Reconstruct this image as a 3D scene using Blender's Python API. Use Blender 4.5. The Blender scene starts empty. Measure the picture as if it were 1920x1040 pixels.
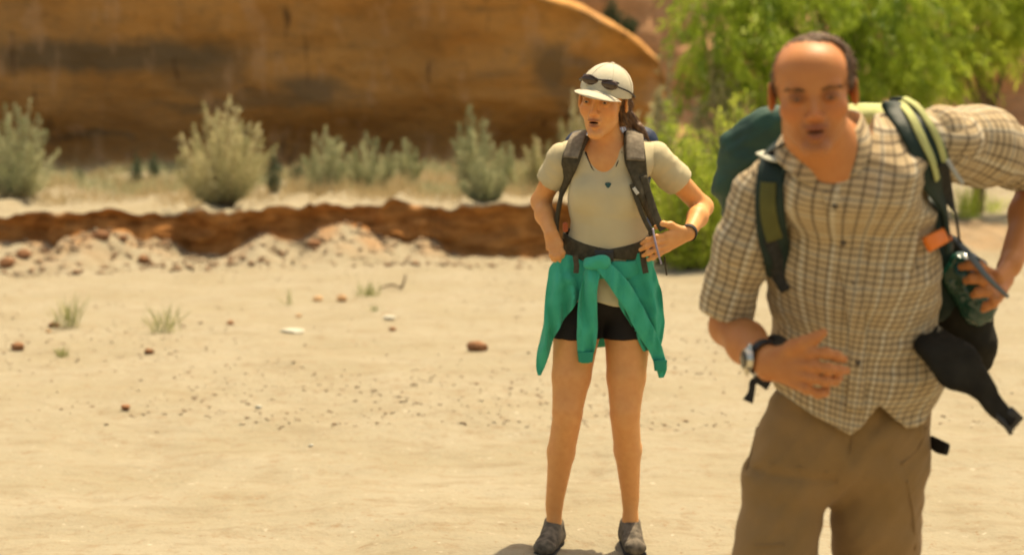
import bpy, math, random
import numpy as np
from mathutils import Vector, Matrix
random.seed(7); RNG = np.random.default_rng(11)
S = bpy.context.scene
R = math.radians
# ---------------------------------------------------------------- camera, sky, sun, exposure
FPX = 3045.0
PITCH = math.atan(303 / FPX)
CAM = np.array([0.0, 0.0, 1.5])
cd = bpy.data.cameras.new('camera'); cam = bpy.data.objects.new('camera', cd)
S.collection.objects.link(cam); S.camera = cam
cam.location = CAM; cam.rotation_euler = (math.pi / 2 - PITCH, 0, 0)
cd.sensor_width = 36; cd.lens = 36 * FPX / 1920; cd.clip_start = 0.1; cd.clip_end = 2000
cd.dof.use_dof = True; cd.dof.focus_distance = 4.6; cd.dof.aperture_fstop = 2.4
SUN = np.array([0.32, 0.48, 1.50]); SUN /= np.linalg.norm(SUN)
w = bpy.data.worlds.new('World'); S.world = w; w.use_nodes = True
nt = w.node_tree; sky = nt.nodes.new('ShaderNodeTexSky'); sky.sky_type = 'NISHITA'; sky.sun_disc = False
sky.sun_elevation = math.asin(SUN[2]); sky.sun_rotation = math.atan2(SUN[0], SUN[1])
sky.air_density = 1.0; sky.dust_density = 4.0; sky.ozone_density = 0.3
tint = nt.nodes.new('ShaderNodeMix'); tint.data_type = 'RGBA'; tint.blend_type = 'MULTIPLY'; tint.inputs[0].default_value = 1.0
tint.inputs[7].default_value = (1.0, 0.86, 0.64, 1)          # sky colour multiplied warm, to warm the fill light
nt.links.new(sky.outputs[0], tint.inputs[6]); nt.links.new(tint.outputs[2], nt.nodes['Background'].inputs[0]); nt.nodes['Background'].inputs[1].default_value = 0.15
sl = bpy.data.lights.new('sun', 'SUN'); so = bpy.data.objects.new('sun', sl); S.collection.objects.link(so)
sl.energy = 4.1; sl.angle = R(0.6); sl.color = (1.0, 0.84, 0.58)
so.rotation_euler = Vector(SUN).to_track_quat('Z', 'Y').to_euler(); so.location = (3, 6, 14)
S.view_settings.view_transform = 'Standard'; S.view_settings.look = 'None'
S.view_settings.exposure = 0.65; S.view_settings.gamma = 1.0
try:
    S.cycles.max_bounces = 7; S.cycles.use_denoising = True
except Exception: pass

def P(px, py, d):
    """point at world depth y = d seen at photo pixel (px, py)"""
    x = (px - 960) / FPX; y = (520 - py) / FPX
    v = np.array([x, math.cos(PITCH) + y * math.sin(PITCH), -math.sin(PITCH) + y * math.cos(PITCH)])
    return CAM + v * (d / v[1])
def G(px, py, z=0.0):
    """point on the level z under photo pixel"""
    x = (px - 960) / FPX; y = (520 - py) / FPX
    v = np.array([x, math.cos(PITCH) + y * math.sin(PITCH), -math.sin(PITCH) + y * math.cos(PITCH)])
    return CAM + v * ((z - CAM[2]) / v[2])

# ---------------------------------------------------------------- objects
def tag(o, label=None, cat=None, group=None, kind=None):
    if label: o['label'] = label
    if cat: o['category'] = cat
    if group: o['group'] = group
    if kind: o['kind'] = kind
    return o
def empty(name, loc, **k):
    o = bpy.data.objects.new(name, None); S.collection.objects.link(o); o.location = [float(q) for q in loc]
    o.empty_display_size = 0.1
    return tag(o, **k)
def mk(name, V, F, mat=None, parent=None, smooth=True, attrs=None, **k):
    V = np.asarray(V, dtype=np.float64)
    me = bpy.data.meshes.new(name)
    off = np.zeros(3)
    p = parent
    while p is not None:
        off += np.array(p.location); p = p.parent
    Vl = (V - off).astype(np.float32)
    if isinstance(F, np.ndarray):
        n, c = F.shape
        me.vertices.add(len(Vl)); me.vertices.foreach_set('co', Vl.ravel())
        me.loops.add(n * c); me.loops.foreach_set('vertex_index', F.astype(np.int32).ravel())
        me.polygons.add(n); me.polygons.foreach_set('loop_start', np.arange(0, n * c, c, dtype=np.int32))
        try: me.polygons.foreach_set('loop_total', np.full(n, c, dtype=np.int32))
        except Exception: pass
        me.update(calc_edges=True); me.validate()
    else:
        me.from_pydata(Vl.tolist(), [], F); me.update()
    if smooth: me.polygons.foreach_set('use_smooth', np.ones(len(me.polygons), dtype=bool))
    for an, (typ, arr) in (attrs or {}).items():
        a = me.attributes.new(an, typ, 'POINT')
        arr = np.asarray(arr, dtype=np.float32)
        if typ == 'FLOAT': a.data.foreach_set('value', arr.ravel())
        elif typ == 'FLOAT_VECTOR': a.data.foreach_set('vector', arr.ravel())
        else: a.data.foreach_set('color', arr.ravel())
    o = bpy.data.objects.new(name, me); S.collection.objects.link(o)
    if parent is not None: o.parent = parent
    if mat: me.materials.append(mat)
    return tag(o, **k)

# ---------------------------------------------------------------- noise
def _hash(i, j, k, s):
    n = (i * 374761393 + j * 668265263 + k * 2147483647 + s * 974711) & 0xffffffff
    n = ((n ^ (n >> 13)) * 1274126177) & 0xffffffff
    return ((n ^ (n >> 16)) & 0xffff) / 65535.0
def noise(Q, s=0):
    Q = np.asarray(Q, dtype=np.float64); f = np.floor(Q); u = Q - f; u = u * u * (3 - 2 * u)
    f = f.astype(np.int64); r = 0
    for a in (0, 1):
        for b in (0, 1):
            for c in (0, 1):
                wgt = (u[:, 0] if a else 1 - u[:, 0]) * (u[:, 1] if b else 1 - u[:, 1]) * (u[:, 2] if c else 1 - u[:, 2])
                r = r + wgt * _hash(f[:, 0] + a, f[:, 1] + b, f[:, 2] + c, s)
    return r * 2 - 1
def fbm(Q, s=0, o=4):
    r = 0; a = 1.0
    for i in range(o): r = r + a * noise(Q * (2.03 ** i) + 17.3 * i, s + i); a *= 0.5
    return r

# ---------------------------------------------------------------- implicit surfaces (one continuous skin per body or garment)
class Field:
    def __init__(s, k=0.02): s.pr = []; s.k = k; s.O = np.zeros(3); s.B = np.eye(3); s.S = np.ones(3)
    def frame(s, O, B, S=1.0): s.O = np.array(O, float); s.B = np.array(B, float); s.S = np.ones(3) * np.array(S, float); return s
    def _w(s, p): return s.O + (np.asarray(p, float) * s.S) @ s.B
    def _add(s, fn, lo, hi, op, k): s.pr.append((fn, lo, hi, op, s.k if k is None else k)); return s
    def cone(s, a, b, ra, rb, op='+', k=None):
        a = s._w(a); b = s._w(b); ba = b - a; L = max(ba @ ba, 1e-12); ra = ra * s.S.mean(); rb = rb * s.S.mean()
        def fn(Q):
            q = Q - a; t = np.clip(q @ ba / L, 0, 1)
            return np.linalg.norm(q - t[:, None] * ba, axis=1) - (ra + (rb - ra) * t)
        m = max(ra, rb); return s._add(fn, np.minimum(a, b) - m, np.maximum(a, b) + m, op, k)
    def chain(s, pts, rad, op='+', k=None):
        for i in range(len(pts) - 1): s.cone(pts[i], pts[i + 1], rad[i], rad[i + 1], op, k)
        return s
    def ecap(s, a, b, ra, rb, axis, op='+', k=None):
        """capsule with an elliptic section: ra=(along axis, across)"""
        a = s._w(a); b = s._w(b); ba = b - a; L = max(ba @ ba, 1e-12)
        ax = np.asarray(axis, float) @ s.B; ax = ax - ba * (ax @ ba) / L; ax /= np.linalg.norm(ax)
        def fn(Q):
            q = Q - a; t = np.clip(q @ ba / L, 0, 1); q = q - t[:, None] * ba
            u = q @ ax; v2 = np.maximum((q * q).sum(1) - u * u, 0)
            r1 = ra[0] + (rb[0] - ra[0]) * t; r2 = ra[1] + (rb[1] - ra[1]) * t
            return (np.sqrt((u / r1) ** 2 + v2 / r2 ** 2) - 1) * np.minimum(r1, r2)
        m = max(*ra, *rb); return s._add(fn, np.minimum(a, b) - m, np.maximum(a, b) + m, op, k)
    def ell(s, c, r, op='+', k=None, rot=None):
        c = s._w(c); r = np.array(r, float) * s.S; B = s.B if rot is None else np.array(rot) @ s.B
        def fn(Q):
            q = ((Q - c) @ B.T) / r; n = np.linalg.norm(q, axis=1)
            g = np.linalg.norm(q / r, axis=1) + 1e-9
            return n * (n - 1) / g
        m = r.max(); return s._add(fn, c - m, c + m, op, k)
    def box(s, c, h, rr=0.02, op='+', k=None):
        c = s._w(c); h = np.array(h, float) * s.S; B = s.B
        def fn(Q):
            q = np.abs((Q - c) @ B.T) - (h - rr)
            return np.linalg.norm(np.maximum(q, 0), axis=1) + np.minimum(q.max(1), 0) - rr
        m = np.linalg.norm(h); return s._add(fn, c - m, c + m, op, k)
    def fn(s, f, op='max', k=0.0): return s._add(f, None, None, op, k)
    def _comb(s, A, D, op, k):
        if op == 'disp': return A + D
        if op == 'max': return np.maximum(A, D)
        if op == '+':
            h = np.clip(0.5 + 0.5 * (A - D) / k, 0, 1); return A + (D - A) * h - k * h * (1 - h)
        h = np.clip(0.5 - 0.5 * (A + D) / k, 0, 1); return A + (-D - A) * h + k * h * (1 - h)
    def ev(s, Q):
        Q = np.atleast_2d(Q); A = np.full(len(Q), 1.0)
        for fn, lo, hi, op, k in s.pr: A = s._comb(A, fn(Q), op, max(k, 1e-4))
        return A
    def grad(s, p):
        e = 0.002; Q = np.array([p + v for v in (np.eye(3) * e)] + [p - v for v in (np.eye(3) * e)]); A = s.ev(Q)
        g = A[:3] - A[3:]; return g / (np.linalg.norm(g) + 1e-9)
    def hit(s, px, py, d0=1.8, d1=8.0):
        a = P(px, py, d0); b = P(px, py, d1); v = b - a; L = np.linalg.norm(v); v = v / L; t = 0; best = (9, 0)
        for _ in range(160):
            D = float(s.ev(a + v * t)[0])
            if D < best[0]: best = (D, t)
            if D < 0.0006 or t > L: break
            t += max(D * 0.6, 0.001)
        return a + v * best[1]
    def mesh(s, h, lo=None, hi=None):
        bl = [p[1] for p in s.pr if p[1] is not None and p[3] == '+']; bh = [p[2] for p in s.pr if p[2] is not None and p[3] == '+']
        lo = np.min(bl, axis=0) - 3 * h - 0.012 if lo is None else np.array(lo); hi = np.max(bh, axis=0) + 3 * h + 0.012 if hi is None else np.array(hi)
        n = np.ceil((hi - lo) / h).astype(int) + 1
        ax = [lo[i] + h * np.arange(n[i]) for i in range(3)]
        A = np.full(n, 0.2, dtype=np.float64)
        for fn, bl, bh, op, k in s.pr:
            if bl is None: sl = [slice(0, n[i]) for i in range(3)]
            else:
                m = k + 3 * h
                sl = [slice(max(0, int((bl[i] - m - lo[i]) / h)), max(0, min(n[i], int((bh[i] + m - lo[i]) / h) + 2))) for i in range(3)]
            sub = A[sl[0], sl[1], sl[2]]
            if sub.size == 0: continue
            X, Y, Z = np.meshgrid(ax[0][sl[0]], ax[1][sl[1]], ax[2][sl[2]], indexing='ij')
            Q = np.stack([X.ravel(), Y.ravel(), Z.ravel()], 1); a = sub.ravel().copy()
            if op in ('disp', 'max'):
                near = a < 0.06
                if near.any(): a[near] = s._comb(a[near], fn(Q[near]), op, max(k, 1e-4))
            else: a = s._comb(a, fn(Q), op, max(k, 1e-4))
            A[sl[0], sl[1], sl[2]] = a.reshape(sub.shape)
        A[0] = A[-1] = 0.2; A[:, 0] = A[:, -1] = 0.2; A[:, :, 0] = A[:, :, -1] = 0.2
        return nets(A, lo, h)
def nets(A, lo, h):
    sg = A < 0; c = [slice(None, -1), slice(1, None)]
    cnt = sum(sg[c[i], c[j], c[k]].astype(np.int8) for i in (0, 1) for j in (0, 1) for k in (0, 1))
    act = (cnt > 0) & (cnt < 8); idx = np.argwhere(act); ids = -np.ones(act.shape, dtype=np.int64); ids[act] = np.arange(len(idx))
    pos = np.zeros((len(idx), 3)); num = np.zeros(len(idx))
    I, J, K = idx.T
    for axis in range(3):
        o1, o2 = [q for q in range(3) if q != axis]
        for a in (0, 1):
            for b in (0, 1):
                off = np.zeros(3, int); off[o1] = a; off[o2] = b; e = off.copy(); e[axis] = 1
                f0 = A[I + off[0], J + off[1], K + off[2]]; f1 = A[I + e[0], J + e[1], K + e[2]]
                m = (f0 < 0) != (f1 < 0); t = np.where(m, f0 / np.where(m, f0 - f1, 1), 0)
                p = np.tile(off.astype(float), (len(idx), 1)); p[:, axis] += t
                pos += p * m[:, None]; num += m
    V = lo + (idx + pos / num[:, None]) * h
    quads = []
    for axis in range(3):
        o1, o2 = (axis + 1) % 3, (axis + 2) % 3
        n = A.shape; sl0 = [slice(1, n[i] - 1) for i in range(3)]; sl1 = list(sl0)
        sl0[axis] = slice(0, n[axis] - 1); sl1[axis] = slice(1, n[axis])
        s0 = sg[tuple(sl0)]; s1 = sg[tuple(sl1)]; E = np.argwhere(s0 != s1)
        if len(E) == 0: continue
        fl = s0[tuple(E.T)]
        E = E.copy(); E[:, o1] += 1; E[:, o2] += 1
        def cell(a, b):
            C = E.copy(); C[:, o1] -= a; C[:, o2] -= b; return ids[C[:, 0], C[:, 1], C[:, 2]]
        q = np.stack([cell(1, 1), cell(0, 1), cell(0, 0), cell(1, 0)], 1); q[~fl] = q[~fl][:, ::-1]; quads.append(q)
    Fq = np.concatenate(quads); Fq = Fq[(Fq >= 0).all(1)]
    return V, Fq
def join(*parts):
    V = []; F = []; n = 0
    for v, f in parts: V.append(v); F.append(np.asarray(f) + n); n += len(v)
    return np.concatenate(V), np.concatenate(F)

# ---------------------------------------------------------------- lofts, straps
def crom(A, n):
    A = np.asarray(A, float); m = len(A); out = []
    for i in range(m - 1):
        p0, p1, p2, p3 = A[max(i - 1, 0)], A[i], A[i + 1], A[min(i + 2, m - 1)]
        for j in range(n):
            t = j / n; out.append(0.5 * ((2 * p1) + (p2 - p0) * t + (2 * p0 - 5 * p1 + 4 * p2 - p3) * t * t + (3 * p1 - p0 - 3 * p2 + p3) * t ** 3))
    out.append(A[-1]); return np.array(out)
def loft(C, Aw, Bt, sub=6, seg=16, e=0.6, noisef=None):
    C = crom(C, sub); Aw = crom(Aw, sub); Bt = crom(Bt, sub); n = len(C); th = np.arange(seg) / seg * 2 * math.pi
    ct = np.sign(np.cos(th)) * np.abs(np.cos(th)) ** e; st = np.sign(np.sin(th)) * np.abs(np.sin(th)) ** e
    V = (C[:, None] + Aw[:, None] * ct[None, :, None] + Bt[:, None] * st[None, :, None]).reshape(-1, 3)
    F = []
    for i in range(n - 1):
        for j in range(seg):
            k = (j + 1) % seg; F.append([i * seg + j, i * seg + k, (i + 1) * seg + k, (i + 1) * seg + j])
    V = np.concatenate([V, [C[0], C[-1]]]); a = n * seg
    for j in range(seg):
        k = (j + 1) % seg; F.append([a, k, j, j]); F.append([a + 1, (n - 1) * seg + j, (n - 1) * seg + k, (n - 1) * seg + k])
    F = [f if f[2] != f[3] else f[:3] for f in F]
    if noisef is not None: V = V + noisef(V)
    return V, F
def tube(pts, rad, seg=10, sub=6):
    pts = np.asarray(pts, float); n = len(pts); A = []; B = []
    rad = [rad] * n if np.isscalar(rad) else rad
    up = np.array([0.0, 0.3, 1.0])
    for i in range(n):
        t = pts[min(i + 1, n - 1)] - pts[max(i - 1, 0)]; t /= np.linalg.norm(t) + 1e-9
        a = np.cross(t, up if abs(t @ up) < 0.95 else np.array([1.0, 0, 0])); a /= np.linalg.norm(a); b = np.cross(t, a)
        A.append(a * rad[i]); B.append(b * rad[i])
    return loft(pts, A, B, sub, seg, e=1.0)
def band(pts, nrm, width, thick, sub=6, seg=16, wdir=None, noisef=None):
    pts = np.asarray(pts, float); n = len(pts); A = []; B = []
    width = [width] * n if np.isscalar(width) else width
    for i in range(n):
        t = pts[min(i + 1, n - 1)] - pts[max(i - 1, 0)]; t /= np.linalg.norm(t) + 1e-9
        nn = np.asarray(nrm[i], float); nn = nn - t * (nn @ t); nn /= np.linalg.norm(nn); a = np.cross(t, nn)
        A.append(a * width[i] / 2); B.append(nn * thick / 2)
    return loft(pts, A, B, sub, seg, e=0.55, noisef=noisef)
def strap(field, path, width, thick, off=0.0, sub=6):
    """webbing laid on a garment: photo pixels -> nearest point of the garment's surface"""
    C = []; N = []
    for q in path:
        p = field.hit(q[0], q[1]) if len(q) == 2 else P(*q); g = field.grad(p)
        C.append(p + g * (thick / 2 + off)); N.append(g)
    return band(C, N, width, thick, sub)
def curl(V, amp, fr, s=0):
    return np.stack([noise(V * fr, s + i) for i in range(3)], 1) * amp

# ---------------------------------------------------------------- materials
def mat(name, col, rough=0.8, col2=None, scale=20, bump=0.0, bscale=60, spec=0.3, sss=0, metal=0, trans=0, stretch=(1, 1, 1), attr=None, sheen=0):
    m = bpy.data.materials.new(name); m.use_nodes = True; t = m.node_tree; L = t.links; b = t.nodes['Principled BSDF']
    b.inputs['Roughness'].default_value = rough; b.inputs['Specular IOR Level'].default_value = spec
    b.inputs['Metallic'].default_value = metal; b.inputs['Base Color'].default_value = (*col, 1)
    if sss: b.inputs['Subsurface Weight'].default_value = sss; b.inputs['Subsurface Radius'].default_value = (0.02, 0.008, 0.004); b.inputs['Subsurface Scale'].default_value = 0.5
    if sheen: b.inputs['Sheen Weight'].default_value = sheen
    tc = t.nodes.new('ShaderNodeTexCoord'); mp = t.nodes.new('ShaderNodeMapping'); mp.inputs['Scale'].default_value = stretch
    L.new(tc.outputs['Object'], mp.inputs[0])
    if col2 is not None:
        mix = t.nodes.new('ShaderNodeMix'); mix.data_type = 'RGBA'; mix.inputs[6].default_value = (*col, 1); mix.inputs[7].default_value = (*col2, 1)
        if attr: f = t.nodes.new('ShaderNodeAttribute'); f.attribute_name = attr; L.new(f.outputs['Fac'], mix.inputs[0])
        else:
            f = t.nodes.new('ShaderNodeTexNoise'); f.inputs['Scale'].default_value = scale; f.inputs['Detail'].default_value = 4; L.new(mp.outputs[0], f.inputs[0])
            rp = t.nodes.new('ShaderNodeMapRange'); rp.inputs[1].default_value = 0.35; rp.inputs[2].default_value = 0.65; L.new(f.outputs[0], rp.inputs[0]); L.new(rp.outputs[0], mix.inputs[0])
        L.new(mix.outputs[2], b.inputs['Base Color'])
        colout = mix.outputs[2]
    else: colout = None
    if bump:
        f = t.nodes.new('ShaderNodeTexNoise'); f.inputs['Scale'].default_value = bscale; f.inputs['Detail'].default_value = 4; L.new(mp.outputs[0], f.inputs[0])
        bp = t.nodes.new('ShaderNodeBump'); bp.inputs['Strength'].default_value = bump; bp.inputs['Distance'].default_value = 0.005; L.new(f.outputs[0], bp.inputs['Height']); L.new(bp.outputs[0], b.inputs['Normal'])
    if trans:
        tr = t.nodes.new('ShaderNodeBsdfTranslucent'); ms = t.nodes.new('ShaderNodeMixShader'); ms.inputs[0].default_value = trans
        if colout: L.new(colout, tr.inputs[0])
        else: tr.inputs[0].default_value = (*col, 1)
        L.new(b.outputs[0], ms.inputs[1]); L.new(tr.outputs[0], ms.inputs[2]); L.new(ms.outputs[0], t.nodes['Material Output'].inputs[0])
    return m
def vmat(name, rough=0.6, sss=0.12, bump=0.15, bscale=250, spec=0.35):
    m = mat(name, (0.5, 0.5, 0.5), rough, bump=bump, bscale=bscale, sss=sss, spec=spec); t = m.node_tree
    a = t.nodes.new('ShaderNodeAttribute'); a.attribute_name = 'tone'; t.links.new(a.outputs['Color'], t.nodes['Principled BSDF'].inputs['Base Color'])
    return m
# ================================================================ SETTING
def interp(x, xs, ys): return np.interp(x, xs, ys)
# bank line: depth of the cut face, height of the upper bank, steepness along the wash
def bankY(x): return 17.25 + 0.35 * np.sin(x * 0.55 + 1.0) + 0.34 * noise(np.stack([x * 1.1, x * 0, x * 0], 1), 3) + 0.15 * noise(np.stack([x * 3.1, x * 0, x * 0], 1), 5) + 0.07 * noise(np.stack([x * 8.3, x * 0, x * 0], 1), 6)
def bankH(x):
    h = interp(x, [-40, -6, -4.2, -2.0, 0.0, 1.6, 2.3, 4, 40], [0.62, 0.50, 0.48, 0.53, 0.55, 0.50, 0.36, 0.28, 0.4])
    return h + 0.06 * noise(np.stack([x * 1.7, x * 0 + 4, x * 0], 1), 8) + 0.03 * noise(np.stack([x * 13.0, x * 0 + 4, x * 0], 1), 14) + 0.055 * noise(np.stack([x * 6.1, x * 0 + 4, x * 0], 1), 9)
def talus(x):   # height of loose debris against the foot of the cut, and how far it runs out
    t = interp(x, [-40, -5.4, -4.2, -3.5, -2.9, -2.5, -1.8, -1.35, 0, 2, 40], [0.34, 0.33, 0.30, 0.03, 0.04, 0.27, 0.27, 0.07, 0.03, 0.10, 0.2])
    return np.maximum(t + 0.06 * noise(np.stack([x * 6.2, x * 0 + 9, x * 0], 1), 13) + 0.12 * noise(np.stack([x * 2.2, x * 0 + 9, x * 0], 1), 12), 0.015)
xs = np.concatenate([[-220, -120, -70, -40, -25], np.linspace(-16, 16, 560), [25, 40, 70, 120, 220]])
rows = []
near = np.concatenate([[-30, -12, -5, -2, 0], np.geomspace(1.0, 15.2, 330)])
def floorz(X, Y):
    q = np.stack([X, Y, X * 0], 1)
    fade = np.exp(-np.maximum(Y - 9, 0) / 14)
    z = 0.030 * fbm(q * 0.7, 21, 3) + 0.014 * fbm(q * 3.1, 25, 3) * fade + 0.008 * fbm(q * np.array([9, 7, 1]), 31, 3) * fade
    # foot prints and scuffs
    c = fbm(q * 2.3 + 40, 51, 2); z += -0.022 * np.clip(c - 0.45, 0, 1) * fade
    return z
VX = []; COL = []
for y in near:
    X = xs; Y = np.full_like(X, y); z = floorz(X, Y)
    VX.append(np.stack([X, Y, z], 1))
nT = 26; nF = 12
by = bankY(xs); bh = bankH(xs); tl = talus(xs); run = 0.35 + tl * 4.0
y0 = 15.2; z0 = floorz(xs, np.full_like(xs, y0))
for i in range(1, nT + 1):                      # from the floor up the talus to the face
    s = i / nT; Y = y0 + (by - y0) * s; dist = by - Y
    up = tl * np.clip(1 - dist / run, 0, 1) ** 1.3
    q = np.stack([xs, Y, xs * 0], 1)
    z = z0 * (1 - s) + up + 0.03 * fbm(q * 5, 61, 3) * np.clip(1.4 - dist / run, 0, 1) + floorz(xs, Y) * s
    VX.append(np.stack([xs, Y, z], 1))
zb = VX[-1][:, 2]; soft = interp(xs, [-20, 1.5, 2.5, 20], [0.0, 0.0, 1.0, 1.0])
for i in range(1, nF + 1):                      # the cut face, leaning out a little under the lip
    s = i / nF; z = zb + (bh - zb) * s
    q = np.stack([xs * 3, z * 9, xs * 0], 1)
    bulge = 0.06 * fbm(q, 71, 3) - 0.10 * math.sin(s * math.pi) * -1
    Y = by + 0.10 * math.sin(s * math.pi) + 0.11 * fbm(q, 71, 4) + soft * s * 1.8
    VX.append(np.stack([xs, Y, z], 1))
yt = VX[-1][:, 1]
for y in np.concatenate([np.linspace(0.05, 3, 30), np.linspace(3.3, 14, 50), [20, 35, 60, 110, 250, 600]]):
    Y = yt + y; q = np.stack([xs, Y, xs * 0], 1)
    z = bh + 0.03 * fbm(q * 1.6, 81, 3) * min(1, y * 2) + 0.018 * fbm(q * 6, 85, 2) * min(1, y * 2) + np.clip(y - 4, 0, 30) * 0.012 - 0.02 * math.exp(-y * 9)
    VX.append(np.stack([xs, Y, z], 1))
nr = len(VX); nc = len(xs); V = np.concatenate(VX)
ii, jj = np.meshgrid(np.arange(nr - 1), np.arange(nc - 1), indexing='ij'); ii = ii.ravel(); jj = jj.ravel()
F = np.stack([ii * nc + jj, ii * nc + jj + 1, (ii + 1) * nc + jj + 1, (ii + 1) * nc + jj], 1)
# soil kind per vertex: 0 pale sand, 1 red clay of the cut bank / debris
soil = np.zeros((nr, nc)); a = len(near)
for i in range(nT):
    s = (i + 1) / nT; Y = y0 + (by - y0) * s
    soil[a + i] = 0.6 * np.clip(1 - (by - Y) / (run * 0.9), 0, 1) * np.clip(0.45 + fbm(np.stack([xs * 3.5, Y * 3, xs * 0], 1), 91, 3) * 0.9, 0, 1)
soil[a + nT - 1:a + nT + nF] = 1; soil[a + nT + nF - 1] = 0.35; soil *= np.interp(xs, [-1, 1.8, 2.4, 3], [1, 1, .45, .3])[None]
def ground_mat():
    m = bpy.data.materials.new('sand'); m.use_nodes = True; t = m.node_tree; L = t.links; N = t.nodes; b = N['Principled BSDF']
    b.inputs['Roughness'].default_value = 0.95; b.inputs['Specular IOR Level'].default_value = 0.15
    tc = N.new('ShaderNodeTexCoord'); at = N.new('ShaderNodeAttribute'); at.attribute_name = 'soil'
    def ns(scale, det=5, st=None, rough=0.55):
        n = N.new('ShaderNodeTexNoise'); n.inputs['Scale'].default_value = scale; n.inputs['Detail'].default_value = det; n.inputs['Roughness'].default_value = rough
        if st: mp = N.new('ShaderNodeMapping'); mp.inputs['Scale'].default_value = st; L.new(tc.outputs['Object'], mp.inputs[0]); L.new(mp.outputs[0], n.inputs[0])
        else: L.new(tc.outputs['Object'], n.inputs[0])
        return n.outputs[0]
    def rng(x, a, b_, c=0, d=1):
        r = N.new('ShaderNodeMapRange'); r.inputs[1].default_value = a; r.inputs[2].default_value = b_; r.inputs[3].default_value = c; r.inputs[4].default_value = d; L.new(x, r.inputs[0]); return r.outputs[0]
    def mix(f, c1, c2):
        x = N.new('ShaderNodeMix'); x.data_type = 'RGBA'; L.new(f, x.inputs[0])
        for i, c in ((6, c1), (7, c2)):
            if isinstance(c, tuple): x.inputs[i].default_value = (*c, 1)
            else: L.new(c, x.inputs[i])
        return x.outputs[2]
    c = mix(rng(ns(1.3, 6), 0.38, 0.64), (0.302, 0.268, 0.190), (0.276, 0.240, 0.160))
    c = mix(rng(ns(9, 6, None, 0.7), 0.53, 0.70), c, (0.24, 0.185, 0.115))
    c = mix(rng(ns(40, 3), 0.62, 0.72), c, (0.24, 0.165, 0.095))
    c = mix(rng(ns(23, 2), 0.68, 0.76), c, (0.42, 0.38, 0.29))
    clay = mix(rng(ns(5, 6, (1, 1, 3)), 0.35, 0.65), (0.46, 0.215, 0.065), (0.24, 0.10, 0.028))
    c = mix(rng(ns(3.2, 5, (0.8, 2.2, 1), 0.65), 0.50, 0.66, 0, 0.55), c, (0.225, 0.180, 0.112))
    c = mix(at.outputs['Fac'], c, clay); L.new(c, b.inputs['Base Color'])
    add = N.new('ShaderNodeMath'); add.operation = 'ADD'; L.new(rng(ns(14, 6), 0, 1, 0, 1.0), add.inputs[0]); L.new(rng(ns(70, 4), 0, 1, 0, 0.35), add.inputs[1])
    bp = N.new('ShaderNodeBump'); bp.inputs['Strength'].default_value = 0.55; bp.inputs['Distance'].default_value = 0.03; L.new(add.outputs[0], bp.inputs['Height']); L.new(bp.outputs[0], b.inputs['Normal'])
    return m
mk('ground', V, F, ground_mat(), attrs={'soil': ('FLOAT', soil.ravel())}, kind='structure', label='pale sandy wash floor with a cut clay bank', cat='ground')
def gz(x, y):
    if y <= 15.2: return float(floorz(np.array([x]), np.array([y]))[0])
    xa = np.array([x]); B = bankY(xa)[0]
    if y > B: return float(bankH(xa)[0])
    s = (y - 15.2) / (B - 15.2); tlh = talus(xa)[0]; rn = 0.35 + tlh * 4
    return float(floorz(xa, np.array([y]))[0] + tlh * max(0, 1 - (B - y) / rn) ** 1.3)

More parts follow.
